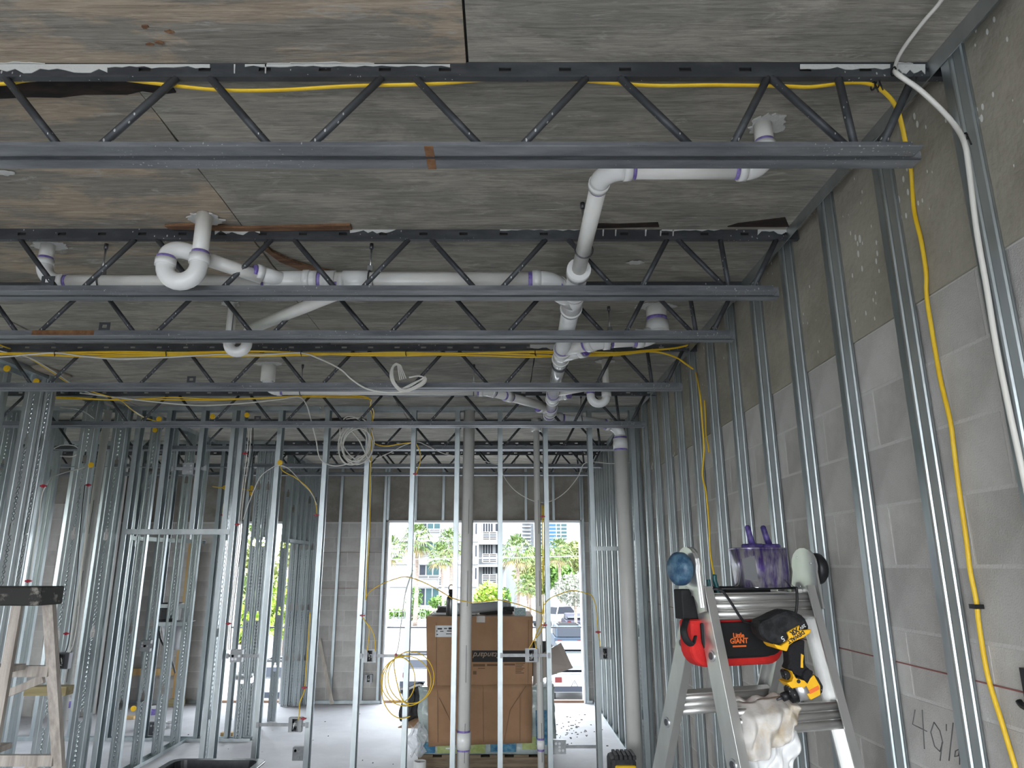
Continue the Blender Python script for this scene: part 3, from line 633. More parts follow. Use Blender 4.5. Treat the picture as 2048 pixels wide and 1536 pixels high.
# bundles on the fourth and fifth joists
y4 = JY[3]-.038
def wob(a, b, y, Y, n, amp, ph): return [(a+(b-a)*k/n, y+amp*math.sin(ph+k*1.9)+(1.5*math.cos(k*.7+ph)), Y) for k in range(n+1)]
for q, (dy, lab) in enumerate(((0, 'uppermost'), (2.2, 'upper middle'), (4.2, 'lower middle'), (6, 'lowest'))):
    pts = [(-120, 716+dy*.6, y4)]+wob(0, 1230, 705+dy, y4, 14, 1.6, q*1.3)
    pts += ([(1300, 703, y4), (1345, 712, y4+.02), (1372, 728, y4+.05), (1391, 742, y4+.10)] if q == 3 else [(1300, 700+dy*.3, y4), (1350, 696, y4+.02), (1385, 688, y4+.05), (1396, 684, y4+.12)])
    cc = cable('electric_cable', 'yellow cable lying %s in the thick bundle along the fourth joist' % lab, pts, .0065, 'yellow_wire', group='yellow cables of the thick bundle')
    if q == 0:
        for px in (112, 334, 603, 812, 1070): tie(px, 706, y4, cc, s=.018)
    if q == 3: MB().tube(spline(P([(1391, 742, y4+.10)])+[PX(x, y, 1.266) for x, y in ((1400, 790), (1405, 850), (1408, 900), (1405, 950), (1412, 985), (1418, 1050), (1420, 1100), (1427, 1145), (1436, 1190))], 5), .0055, 8).build('sheath', 'yellow_wire', cc)
cable('electric_cable', 'short yellow cable end hanging on the right wall behind the studs', [PX(x, y, 1.30) for x, y in ((1409, 800), (1411, 840), (1412, 870), (1416, 890), (1418, 905))], .005, 'yellow_wire', world=True)
w4 = cable('electric_cable', 'white cable sagging from the fourth joist into a loose looped coil', [(-120, 716, y4-.012), (0, 714, y4-.012), (60, 709, y4-.012), (112, 706, y4-.012), (170, 713, y4-.012), (240, 718, y4-.012), (330, 715, y4-.012), (440, 709, y4-.012), (520, 710, y4-.012), (600, 706, y4-.012), (640, 718, y4-.015), (680, 738, y4-.05), (705, 760, y4-.06), (735, 778, y4-.06), (775, 785, y4-.06), (815, 782, y4-.06), (845, 770, y4-.06), (852, 758, y4-.06), (838, 752, y4-.06), (818, 755, y4-.06)], .0055, 'white_wire')
for k in range(4):
    pts = [(800+k*4, 760-k, y4-.05), (797+k*3, 742, y4-.05), (794+k*2, 727+k, y4-.055), (785+k, 733, y4-.06), (780+k*2, 750, y4-.065-k*.006), (786+k*2, 768, y4-.07-k*.006), (803+k*2, 783-k, y4-.07), (830+k*2, 778-k*3, y4-.07), (848, 765-k*2, y4-.07), (852-k, 757-k, y4-.065), (835-k*4, 762+k*3, y4-.06), (805, 777, y4-.055)]
    MB().tube(spline(P(pts), 6), .004, 7).build('coil_turn', 'white_wire', w4)
y5 = JY[4]-.035
for q, (dy, lab) in enumerate(((0, 'upper'), (2.4, 'lower'))):
    cable('electric_cable', '%s yellow cable along the fifth joist, twisting down beside a stud' % lab, [(60, 792+dy, y5), (150, 795+dy, y5), (230, 800-dy*.5, y5), (300, 797+dy*.4, y5), (345, 795+dy, y5), (430, 798+dy, y5), (520, 796+dy, y5), (600, 792+dy, y5), (680, 791+dy, y5), (728, 793+dy, y5), (740, 800+dy*2, y5+.1), (742-dy*2, 812, y5+.3), (747+dy, 822, y5+.5), (746, 838, P1-.06), (744, 860, P1-.06), (748, 885, P1+.03), (770, 892, P1+.10), (800, 888, P1+.10), (830, 884, P1+.1)] if q == 0 else [(60, 794, y5), (200, 799, y5), (300, 799, y5), (430, 800, y5), (600, 794, y5), (728, 796, y5), (741, 806, y5+.15), (739, 818, y5+.35), (744, 830, P1-.06), (743, 870, P1-.055), (740, 980, P1-.055), (739, 1060, P1-.055), (735, 1130, P1-.055), (731, 1200, P1-.055)], .0055, 'yellow_wire', group='yellow cables on the fifth joist')
w5 = cable('electric_cable', 'white cable dropping from the fifth joist in a long loop to the hanging coil', [(160, 786, y5-.01), (250, 797, y5-.012), (330, 806, y5-.012), (400, 811, y5-.012), (470, 808, y5-.012), (550, 800, y5-.012), (596, 794, y5-.012), (612, 808, y5-.01), (622, 840, 6.0), (632, 880, 6.2), (638, 912, 6.3), (650, 926, 6.36), (672, 932, 6.38), (700, 926, 6.38), (725, 912, 6.38), (738, 905, 6.38)], .0055, 'white_wire')
co = thing('cable_coil', 'loose coil of white cable hanging on the cross wall studs', 'cable coil', PY(712, 885, 6.36))
for k in range(6):
    cx, cy = 712+random.uniform(-5, 5), 885+random.uniform(-9, 9); rx, ry = random.uniform(24, 32), random.uniform(32, 46); tl = random.uniform(-.4, .4)
    pts = [PY(cx+rx*math.cos(a)*math.cos(tl)-ry*math.sin(a)*math.sin(tl), cy+rx*math.cos(a)*math.sin(tl)+ry*math.sin(a)*math.cos(tl), 6.385-.014*k-.01*math.sin(a)) for a in [j*.4488 for j in range(14)]]
    MB().tube(spline(pts, 3, True), .0055, 7, closed=True).build('coil_turn', 'white_wire', co)
MB().tube(spline(P([(692, 838, 6.37), (720, 836, 6.36), (738, 850, 6.35), (748, 880, 6.34), (744, 905, 6.33), (735, 922, 6.33)]), 5), .0055, 7).build('loose_end', 'white_wire', co)
MB().tube(spline(P([(703, 862, 6.37), (718, 880, 6.34), (730, 905, 6.33), (741, 924, 6.32)]), 5), .0065, 7).build('loose_end', 'white_wire', co)
# wires from the left going up into the joists, small loops, drops with red clips
CL = []
def clip(px, py, Y, parent, w=.044): c = PY(px, py, Y); MB().box(c.x-w/2, c.x+w/2, c.y-.008, c.y+.006, c.z-.006, c.z+.006).box(c.x-.007, c.x+.007, c.y-.012, c.y+.006, c.z-.012, c.z+.01).build('red_clip', 'red_clip', parent)
def wire(label, pts, r=.005, m='white_wire', clips=(), n=6):
    t = cable('electric_cable', label, pts, r*.82, m, n)
    for c in clips: clip(*c, t)
    return t
FP = P1-.056; FL = 5.2
wire('yellow cable angling from the far left corner up to the fourth joist', [(-40, 668, 4.3), (0, 690, 4.4), (40, 705, 4.6), (90, 735, 4.9), (145, 770, 5.4), (200, 788, 5.6), (240, 800, 5.72), (262, 818, 5.9), (285, 833, 6.2), (330, 848, 6.4)], .0055, 'yellow_wire')
wire('white cable angling from the far left corner up to the fourth joist', [(-40, 690, 4.4), (0, 702, 4.45), (60, 716, 4.55), (110, 745, 4.9), (170, 783, 5.5), (235, 797, 5.7), (258, 815, 5.9), (290, 836, 6.2)], .005)
wire('thin white cable bowing past the left partition studs', [(120, 815, 5.9), (160, 820, 6.0), (185, 835, 6.1), (195, 845, 6.2)], .0045)
wire('thin white cable reaching across to the left double stud', [(170, 935, 6.0), (130, 945, 5.7), (105, 955, 5.4), (95, 968, 5.22), (84, 990, 5.21), (78, 1040, 5.21), (68, 1100, 5.21), (60, 1160, 5.21)], .0045, clips=((87, 972, 5.2), (57, 1162, 5.2)))
wire('white cable drooping under the sixth joist at far left', [(108, 897, 6.9), (125, 890, 6.9), (150, 892, 6.9), (158, 903, 6.9), (145, 913, 6.9), (120, 912, 6.9)], .0055)
for k, (a, b) in enumerate((((170, 970), (140, 1290)), ((178, 972), (150, 1290)))):
    wire(('left' if k == 0 else 'right')+' one of two thin cables running down the stud behind the wooden ladder', [(a[0], a[1], 6.05), (a[0]-9+k*3, a[1]+80, 6.05), (a[0]-15, a[1]+170, 6.05), (a[0]-26+k*4, a[1]+260, 6.05), (b[0]-4, b[1], 6.05), (122+k*8, 1320, 6.05)], .005, 'white_wire' if k else 'black', clips=((177, 970, 6.04), (133, 1267, 6.04)) if k == 0 else ())
for k, col in enumerate(('white_wire', 'white_wire', 'black')):
    wire(('leftmost', 'middle', 'rightmost')[k]+' cable of the three strapped down the door jamb stud', [(498+k*4, 855, P1-.02), (494+k*5, 905, FP), (487+k*4, 960, FP), (480+k*4, 1020, FP), (474+k*4, 1090, FP), (466+k*3, 1170, FP), (458+k*3, 1240, FP), (452+k*4, 1300, FP)], .005, col, clips=((490, 907, FP), (475, 1049, FP), (457, 1247, FP)) if k == 0 else ())
wire('white cable arching from the jamb stud over to the next stud', [(486, 1040, FP), (500, 1000, FP), (520, 955, FP), (545, 935, FP), (558, 931, FP), (575, 936, FP+.02), (590, 950, FP+.1), (605, 968, FP+.1), (622, 985, FP), (634, 1010, FP)], .005)
wire('yellow cable looping from the stud hole down to a red clip', [(560, 930, FP), (566, 942, FP), (590, 955, FP), (612, 972, FP), (626, 990, FP), (632, 1010, FP), (634, 1030, FP)], .005, 'yellow_wire', clips=((633, 1030, FP),))
wire('yellow cable running across the studs at head height on the left', [(425, 973, 8.2), (450, 976, 8.2), (480, 978, 8.2), (508, 981, 8.2)], .006, 'yellow_wire')
wire('thin yellow cable arching down beside the left door opening', [(468, 982, 8.25), (455, 990, 8.25), (448, 1005, 8.25), (445, 1030, 8.25), (441, 1080, 8.25), (438, 1130, 8.25), (437, 1158, 8.25)], .006, 'yellow_wire', clips=((446, 1030, 8.24), (439, 1124, 8.24)))
wire('white cable sagging across the far joists beside the tall stack', [(750, 918, 6.5), (780, 905, 6.6), (810, 890, 6.6), (835, 884, 6.5), (855, 892, 6.6), (890, 908, 6.6), (935, 915, 6.7), (1000, 930, 6.7)], .0045)
wire('thin white cable hanging in a curve under the farthest joists', [(1000, 935, 6.55), (1012, 960, 6.55), (1035, 985, 6.55), (1070, 1003, 6.55), (1100, 1003, 6.55), (1130, 985, 6.55), (1155, 955, 6.55), (1172, 925, 6.55), (1220, 927, 6.5), (1260, 925, 6.5)], .0045)
wire('yellow cable curling down behind a middle stud to a red clip', [(833, 888, FP), (840, 905, FP), (840, 925, FP), (834, 943, FP), (832, 950, FP)], .0055, 'yellow_wire', clips=((831, 948, FP),))
wire('yellow cable tacked along the studs at chest height, left part', [(731, 1200, FP), (738, 1185, FP), (760, 1170, FP), (790, 1158, FP), (815, 1154, FP), (850, 1166, FP), (880, 1182, FP), (903, 1196, FP)], .005, 'yellow_wire')
wire('yellow cable tacked along the studs at chest height, right part', [(903, 1196, FP), (930, 1203, FP), (960, 1204, FP), (995, 1200, FP), (1030, 1207, FP), (1060, 1217, FP), (1085, 1228, FP)], .005, 'yellow_wire')
wire('yellow cable rising from the middle box to the right end stud', [(1085, 1228, FP), (1087, 1212, FP), (1100, 1197, FP), (1120, 1188, FP), (1145, 1181, FP), (1170, 1186, FP), (1184, 1192, FP), (1192, 1215, FP), (1196, 1260, FP), (1201, 1295, FP)], .005, 'yellow_wire', clips=((1196, 1264, FP),))
for k in range(2):
    wire(('left' if k == 0 else 'right')+' yellow cable dropping beside the thin riser into its box', [(1084+k*4, 1010, FP), (1085+k*3, 1100, FP), (1086, 1180, FP), (1088-k*3, 1240, FP), (1082-k*8, 1262, FP), (1068+k*2, 1280, FP), (1058+k*14, 1297, FP)], .005, 'yellow_wire', clips=((1085, 1033, FP), (1089, 1250, FP)) if k == 0 else ())
for k in range(2):
    wire(('left' if k == 0 else 'right')+' yellow cable feeding the box left of the cable ring', [(726, 1235, FP), (732, 1245, FP), (738+k*3, 1255, FP), (738+k*11, 1275, FP), (734+k*17, 1302, FP)], .005, 'yellow_wire', clips=((725, 1231, FP),) if k == 0 else ())
wire('yellow cable running down a stud to the low box near the tub', [(620, 1225, FP), (616, 1290, FP), (612, 1340, FP), (609, 1380, FP), (600, 1405, FP), (598, 1430, FP), (597, 1440, FP)], .006, 'yellow_wire', clips=((609, 1375, FP), (607, 1437, FP)))
wire('grey cable hanging from the stud above the yellow ring', [(826, 1140, FP), (812, 1180, FP), (803, 1240, FP), (797, 1290, FP), (792, 1308, FP)], .005, 'white_wire')
rg = thing('cable_coil', 'loose ring of yellow cable hung on the studs left of the carton', 'cable coil', PY(815, 1370, FP))
for k, (cx, cy, rx, ry) in enumerate(((800, 1360, 30, 45), (822, 1355, 46, 52), (812, 1362, 50, 50), (805, 1375, 42, 62))):
    pts = [PY(cx+rx*math.cos(a), cy+ry*math.sin(a), FP-.012*k) for a in [j*.4488+k*.4 for j in range(14 if k < 3 else 9)]]
    MB().tube(spline(pts, 4, k < 3), .0042, 7, closed=k < 3).build('coil_turn', 'yellow_wire', rg)
MB().tube(spline(P([(792, 1308, FP), (788, 1330, FP), (795, 1370, FP), (805, 1400, FP), (818, 1410, FP)]), 5), .005, 7).build('loose_end', 'yellow_wire', rg)
clip(792, 1309, FP, rg, .02)
# yellow grommets pushed into stud punch-outs are parts of the stud walls
def grommet(px, py, Y, parent, ax=(0, 1, 0), r=.024):
    c = PY(px, py, Y); a = V(ax); MB().cyl(c-a*.006, c+a*.006, r, 14).cyl(c-a*.012, c+a*.012, r*.6, 12).build('grommet', 'yellow_plastic', parent)
for px, py, Y, pa in ((14, 737, 4.9, sl), (73, 763, 5.25, sl), (182, 930, 6.1, sl), (310, 860, 6.83, sl), (280, 833, P1-.03, sc), (318, 838, P1-.03, sc), (425, 833, P1-.03, sc), (494, 830, P1-.05, sc), (560, 925, P1-.05, sc), (479, 975, 8.28, sw), (477, 987, 8.28, sw), (503, 975, 8.32, sw), (501, 987, 8.32, sw), (449, 975, 8.3, sw), (267, 1417, P1+.4, sw)): grommet(px, py, Y, pa)
# ------------------------------------------------------------------ electrical boxes
mat('box_steel', (.24, .25, .26), .45, .5, col2=(.33, .34, .35), sc=(9, 9, 9))
mat('box_dark', (.025, .025, .028), .6)
def ebox(label, px, py, Y, s=.1, bar=None, open_=True, dark=False, d=.045, angle=0, whiskers=True):
    c = PY(px, py, Y); t = thing('electrical_box', label, 'electrical box', c, 'steel outlet boxes on the studs'); h = s/2; mt = 'steel_dark' if dark else 'box_steel'
    m = MB().box(c.x-h, c.x+h, c.y+d-.002, c.y+d, c.z-h, c.z+h)
    for q in (-1, 1): m.box(c.x+q*h-.0012, c.x+q*h+.0012, c.y, c.y+d, c.z-h, c.z+h).box(c.x-h, c.x+h, c.y, c.y+d, c.z+q*h-.0012, c.z+q*h+.0012)
    m.build('box_body', mt, t)
    if open_:
        r = MB(); r.box(c.x-h, c.x-h*.42, c.y-.004, c.y, c.z-h, c.z+h).box(c.x+h*.42, c.x+h, c.y-.004, c.y, c.z-h, c.z+h).box(c.x-h*.42, c.x+h*.42, c.y-.004, c.y, c.z-h, c.z-h*.86).box(c.x-h*.42, c.x+h*.42, c.y-.004, c.y, c.z+h*.86, c.z+h)
        for q in (-1, 1): r.box(c.x+q*h*.42-.002, c.x+q*h*.42+.002, c.y-.016, c.y, c.z-h*.86, c.z+h*.86)
        r.build('mud_ring', mt, t); MB().box(c.x-h*.9, c.x+h*.9, c.y+d-.006, c.y+d-.003, c.z-h*.9, c.z+h*.9).build('inner_shade', 'box_dark', t)  # near-black sheet over the steel back paints the shade inside the box
        for k in range(3):
            MB().tube(spline([c+V((random.uniform(-.016, .016), .03-.012*j, random.uniform(-.036, .036))) for j in range(5)], 4), .0028, 6).build('wire_end', ('black', 'white_wire', 'zinc')[k], t)
    else:
        f = MB().box(c.x-h, c.x+h, c.y-.002, c.y, c.z-h, c.z+h).build('blank_face', mt, t)
        for k in range(5): a = c+V((random.choice((-.55, 0, .55))*h, -.003, random.choice((-.5, 0, .5))*h)); MB().cyl(a, a+V((0, -.002, 0)), .011, 10).build('knockout', 'zinc', t)
    if bar:
        a, b = PY(bar[0], bar[2], Y), PY(bar[1], bar[2], Y)
        MB().beam((a.x, c.y+.012, c.z), (b.x, c.y+.012, c.z+(a.z-a.z)), .004, .026).beam((a.x, c.y+.009, c.z), (b.x, c.y+.009, c.z), .006, .008).build('hanger_bar', 'box_steel', t)
        for q in (a, b): MB().box(q.x-.012, q.x+.012, c.y-.003, c.y, c.z-.022, c.z+.022).build('bar_tab', 'box_steel', t)
    return t
YS = P1-.05
ebox('open outlet box hung left of the yellow cable ring', 740, 1312, YS, .105, (722, 815, 1312))
ebox('open outlet box in front of the thin riser beside the carton', 1063, 1311, YS, .105, (1003, 1098, 1311))
ebox('open outlet box on the right end stud of the cross wall', 1210, 1307, YS+.02, .095)
ebox('open outlet box hung low above the black tub', 590, 1450, YS, .11, (515, 614, 1450))
ebox('small open outlet box low on the far block pier', 737, 1357, YB-.05, .1)
ebox('blank steel box low on the side of a stud near the black tub', 597, 1508, YS+.06, .1, None, False)
ebox('steel box hung low on a bar right of the wrapped pallet', 1119, 1494, YS+.06, .105, (1100, 1195, 1497), False)
ebox('steel box on a bar beside the jamb stud with the strapped cables', 472, 1312, YS+.06, .1, (455, 520, 1313), False)
ebox('steel box on a slanted bar between two embossed left studs', 290, 1292, 7.2, .1, (262, 302, 1292), False)
ebox('dark open box with red wire nut behind the wooden ladder leg', 122, 1322, 6.0, .12, None, True, True)
ebox('dimpled steel box beside the thin yellow cables on the left', 443, 1167, 8.25, .095, None, False)
ebox('steel box on a bar high in the left door head', 376, 937, P1-.04, .1, (345, 410, 937), False)
ebox('grey steel box near the floor beside the purple-banded bucket', 302, 1458, 8.45, .13, None, False, True)

# ------------------------------------------------------------------ carton on the wrapped pallet
def cardboard(name, c1, c2):
    mat(name, c1, .85, col2=c2, sc=(2, 2, 2), bump=.1, bsc=25)
cardboard('card', (.335, .19, .105), (.40, .235, .135)); cardboard('card_top', (.40, .30, .22), (.47, .36, .27)); cardboard('card_grey', (.42, .36, .32), (.50, .43, .38))
mat('ink', (.025, .022, .022), .7); mat('ink_brown', (.16, .09, .05), .8); mat('label_white', (.72, .73, .74), .6)
CY = 7.25; ct = thing('cardboard_carton', 'big brown cardboard carton with a black printed band standing behind the studs', 'carton', (-.2, CY+.45, .70))
def CP(px, py): return PY(px, py, CY)
TL, TR, ML, MR, BLp, BR = CP(853, 1237), CP(1065, 1230), CP(855, 1371), CP(1064, 1368), CP(858, 1491), CP(1063, 1484)
zt0 = (TL.z+TR.z)/2; TL.z = TR.z = zt0; D = V((0, .85, 0)); m = MB()
m.add([TL, TR, MR, ML], [(0, 1, 2, 3)]); m.build('front_panel', 'card', ct, solid=.008)
MB().add([TL, TR, TR+D+V((-.01, 0, .0)), TL+D+V((.01, 0, 0))], [(0, 1, 2, 3)]).build('top_panel', 'card_top', ct, solid=.008)
MB().add([TL, ML, ML+D, TL+D], [(0, 1, 2, 3)]).build('side_panel', 'card', ct, solid=.008); MB().add([TR, MR, MR+D, TR+D], [(0, 1, 2, 3)]).build('side_panel', 'card', ct, solid=.008)
MB().add([TL+D, TR+D, MR+D, ML+D], [(0, 1, 2, 3)]).build('back_panel', 'card', ct, solid=.008)
def flapfn(u, v):
    p = lerp(lerp(ML, MR, u), lerp(BLp, BR, u), v); return p+V((0, -.03*math.sin(v*2.2)-.02*abs(u-.5)*v, 0))
MB().grid(flapfn, 10, 8).build('front_flap', 'card', ct, solid=.007)
for q in (CP(918, 1375), CP(1012, 1375)):
    pass
for pts in ([(873, 1245), (873, 1371)], [(1057, 1240), (1056, 1366)]): a, b = CP(*pts[0]), CP(*pts[1]); MB().beam(a+V((0, -.005, 0)), b+V((0, -.005, 0)), .004, .002, (0, 1, 0)).build('crease', 'ink_brown', ct)
for pts in ([(878, 1395), (905, 1450)], [(905, 1450), (930, 1485)], [(1052, 1372), (1020, 1420)], [(1020, 1420), (1008, 1484)], [(1040, 1385), (1040, 1482)], [(875, 1380), (876, 1485)], [(966, 1372), (967, 1484)]):
    a, b = [PY(x, y, CY-.045) for x, y in pts]; MB().beam(a, b, .003, .003, (0, 1, 0)).build('crease', 'ink_brown', ct)
def onfront(px0, py0, px1, py1, m, name, dy=.006): a, b = PY(px0, py0, CY-dy), PY(px1, py1, CY-dy); return MB().box(a.x, b.x, CY-dy, CY-dy+.002, b.z, a.z).build(name, m, ct)
onfront(871, 1251, 907, 1274, 'label_white', 'shipping_label')
for a in ((875, 1256, 884, 1259), (888, 1256, 894, 1258), (897, 1255, 905, 1259), (880, 1262, 887, 1263.5), (894, 1261, 904, 1263), (872.5, 1261, 875, 1263), (873, 1268, 876, 1270), (892, 1267, 903, 1268.5)): onfront(*a, 'ink', 'label_print', .0075)
onfront(944, 1301, 1060, 1324, 'ink', 'printed_band')
c = PY(975, 1310, CY-.0082); text('Standard', .074, 'card_top', ct, frame(c, (-1, 0, 0), (0, 0, -1)), shear=.35)
for k in range(7): onfront(1031, 1326+k*3.2, 1050-(k*3) % 8, 1327.6+k*3.2, 'ink_brown', 'fine_print')
for a in ((946, 1328, 970, 1333), (974, 1328, 996, 1332), (1008, 1327, 1030, 1331), (956, 1336, 970, 1337.5), (946, 1342, 953, 1349)): onfront(*a, 'ink_brown', 'fine_print')
mat('clear_tape', (.35, .30, .25), .15); onfront(953, 1232, 970, 1245, 'clear_tape', 'tape_strip')
# side flaps
a = CP(1064, 1300)+V((.0, .2, 0)); pts = [PY(1066, 1372, CY+.1), PY(1066, 1318, CY+.1), PY(1122, 1285, CY+.2), PY(1146, 1336, CY+.12), PY(1088, 1356, CY+.1)]
MB().add(pts, [(0, 1, 2, 3, 4)]).build('side_flap', 'card_grey', ct, solid=.008)
MB().grid(lambda u, v: PY(852-50*v*v*u-6*v, 1405+(52-20*u)*v+18*u*v, CY+.1+.25*u-.1*v), 6, 8).build('side_flap', 'card', ct, solid=.008)
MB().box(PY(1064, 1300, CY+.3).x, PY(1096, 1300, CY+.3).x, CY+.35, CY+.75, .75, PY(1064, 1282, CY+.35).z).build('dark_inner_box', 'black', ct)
# pallet and wrapped stack under it
mat('wrap', (.30, .36, .36), .18, col2=(.50, .56, .54), sc=(6, 6, 9), lo=.35, hi=.65, bump=.6, bsc=14)
mat('wrap_blue', (.03, .13, .24), .2, col2=(.12, .28, .38), sc=(14, 14, 20)); mat('wrap_green', (.30, .36, .12), .2, col2=(.42, .48, .22), sc=(10, 10, 14)); mat('pallet_wood', (.16, .12, .08), .9, col2=(.25, .19, .13), sc=(3, 30, 30))
pl = thing('wrapped_pallet', 'pallet of boxes wrapped in clear film under the brown carton', 'pallet', (-.15, CY+.5, 0))
for k in range(6): MB().box(-.78+k*.225, -.64+k*.225, CY-.02, CY+1.0, .09, .115).build('deck_board', 'pallet_wood', pl)
for y in (CY, CY+.45, CY+.9): MB().box(-.78, .49, y, y+.08, .002, .09).build('stringer', 'pallet_wood', pl)
MB().grid(lambda u, v: V((-.79+1.3*u+.008*math.sin(17*v+9*u), CY+.005-.012*math.sin(31*u+6*v)*math.sin(9*v), .115+.59*v)), 26, 14).build('film_front', 'wrap', pl, solid=.003)
MB().box(-.77, .49, CY+.035, CY+.98, .116, .69).build('box_stack', 'wrap', pl)
MB().grid(lambda u, v: V((.51+.012*math.sin(23*u+5*v), CY+.01+.97*u, .115+.59*v)), 14, 12).build('film_side', 'wrap', pl, solid=.003)
for x0, x1, z0, z1, mm in ((-.76, -.62, .13, .22, 'wrap_blue'), (-.6, -.15, .13, .26, 'wrap_green'), (-.1, .14, .14, .26, 'wrap_blue'), (.2, .33, .16, .27, 'wrap_green'), (.33, .48, .2, .5, 'wrap_blue')): MB().box(x0, x1, CY-.016, CY-.0135, z0, z1).build('print_patch', mm, pl)
for zz in (.17, .20, .23): MB().box(-.52, -.24-zz*.3, CY-.018, CY-.0165, zz-.006, zz+.006).build('fine_print', 'label_white', pl)
mat('film', (.70, .72, .74), .12, trans=.0, alpha=.35)
ps = MB().grid(lambda u, v: PY(818+34*u+5*math.sin(9*v+4*u), 1448+62*v+6*math.sin(11*u), CY-.06)+V((0, .03*math.sin(25*u+13*v)*math.cos(17*v), 0)), 14, 16).build('plastic_sheet', 'film', None, solid=.002); tag(ps, 'crumpled clear plastic sheet hanging at the left foot of the carton', 'plastic sheet')
pb = thing('pipe_stub', 'short white pipe stub standing up from the floor before the wrapped pallet', 'pipe', PY(840, 1540, 6.9)*1)
q = PY(840, 1522, 6.9); MB().lathe([(.055, .0), (.055, q.z), (.05, q.z+.001), (.05, q.z-.04)], (q.x, q.y, .001)).build('pipe', 'white', pb); MB().cyl((q.x, q.y, .001), (q.x, q.y, q.z-.03), .049, 16).build('plug', 'pvc_grey', pb)
# black bag at the left of the carton
bag = thing('tool_bag', 'black soft bag with white trim leaning against the carton left side', 'bag', PY(828, 1440, CY+.25))
def bagfn(u, v):
    p = PY(802+50*u+4*math.sin(6*v), 1378+64*v-6*u+3*math.sin(7*u), CY+.2); return p+V((0, -.07*math.sin(math.pi*u)*math.sin(math.pi*v)-.01*math.sin(30*u), 0))
MB().grid(bagfn, 14, 12).build('front', 'black_rubber', bag, solid=.01)
MB().grid(lambda u, v: bagfn(u, v)+V((0, .16+.04*math.sin(math.pi*u), 0)), 8, 8).build('back', 'black_rubber', bag, solid=.01)
MB().tube([bagfn(u/8, 0)+V((0, -.006, .004)) for u in range(9)], .012, 8).build('trim', 'white', bag)
for u in (.2, .5, .75): MB().tube([bagfn(u, v/8)+V((0, -.008, 0)) for v in range(1, 7)], .007, 6).build('strap', 'black', bag)
# things standing on the carton
zt_ = TL.z+.006
bt = thing('water_bottle', 'dark steel water bottle with a loop cap standing on the carton', 'bottle', (-.56, CY+.1, zt_))
q = V((PY(902, 1224, CY+.1).x, CY+.1, zt_)); H = PY(902, 1187, CY+.1).z-zt_
mat('bottle', (.10, .10, .10), .3, .8, col2=(.16, .16, .16), sc=(5, 5, 5))
MB().lathe([(.047, 0), (.05, .005), (.05, H*.72), (.044, H*.82), (.026, H*.93), (.022, H)], q).build('body', 'bottle', bt); MB().lathe([(.028, H), (.028, H+.03), (.02, H+.04)], q).build('cap', 'black', bt)
MB().tube([q+V((math.cos(a)*.026-.002, 0, H+.055+math.sin(a)*.03)) for a in [k*.5236 for k in range(12)]], .004, 6, closed=True).build('loop', 'black', bt)
jr = thing('screw_jar', 'clear plastic jar of teal screws on the carton top right corner', 'jar', PY(1040, 1226, CY+.08))
q = V((PY(1040, 1226, CY+.08).x, CY+.08, zt_)); mat('clear', (.92, .95, .95), .05, alpha=.16); mat('teal_bits', (.05, .14, .15), .5, col2=(.22, .34, .34), sc=(90, 90, 90), lo=.45, hi=.55)
MB().box(q.x-.062, q.x+.062, q.y-.05, q.y+.05, q.z, q.z+.16).build('jar_body', 'clear', jr, bevel=.01); MB().box(q.x-.055, q.x+.055, q.y-.044, q.y+.044, q.z+.004, q.z+.075).build('screws', 'teal_bits', jr, bevel=.006)
MB().box(q.x-.055, q.x+.055, q.y-.044, q.y+.044, q.z+.155, q.z+.19).build('lid', 'clear', jr, bevel=.008); MB().cyl(q+V((-.062, -.01, .055)), q+V((-.13, -.01, .055)), .006, 8).cyl(q+V((-.062, -.01, .055)), q+V((-.08, -.01, .055)), .012, 8).build('spigot', 'black', jr)
el = thing('pipe_elbow', 'shiny grey plastic sweep elbow lying on the carton', 'pipe fitting', (PY(968, 1215, CY+.12).x, CY+.12, zt_))
q = V((PY(968, 1222, CY+.12).x, CY+.1, zt_+.062)); ep = [q+V((-.24+.09*k, .0+.012*k*k, .004*k)) for k in range(6)]
mat('grey_fit', (.42, .43, .44), .15); MB().tube(spline(ep, 4), .05, 18).build('bend', 'grey_fit', el); MB().cyl(ep[0]-V((.05, 0, 0)), ep[0]+V((.02, 0, 0)), .058, 18).build('hub', 'grey_fit', el); d = (ep[-1]-ep[-2]).normalized(); MB().cyl(ep[-1]-d*.03, ep[-1]+d*.03, .058, 18).build('hub', 'grey_fit', el)
for k, (x0, x1, y0, y1, z0, z1, mm, lab) in enumerate(((-.70, -.26, CY+.2, CY+.45, 0, .02, 'label_white', 'loose white papers under the dark folder on the carton'), (-.66, -.30, CY+.22, CY+.44, .021, .075, 'ink', 'dark folder lying on the white papers behind the bottle'), (-.22, .12, CY+.3, CY+.5, 0, .07, 'ink', 'dark flat pack lying behind the grey sweep elbow'))):
    o = thing(('paper_stack', 'folder', 'flat_pack')[k], lab, ('paper', 'folder', 'package')[k], ((x0+x1)/2, (y0+y1)/2, zt_+z0)); n = 3
    for j in range(n): MB().obox(((x0+x1)/2+.006*j, (y0+y1)/2, zt_+z0+(j+.5)*(z1-z0)/n), ((x1-x0)/2, .01*j, 0), (-.01*j, (y1-y0)/2, 0), (0, 0, (z1-z0)/n/2-.0008)).build(('sheet', 'cover', 'layer')[k], mm, o)

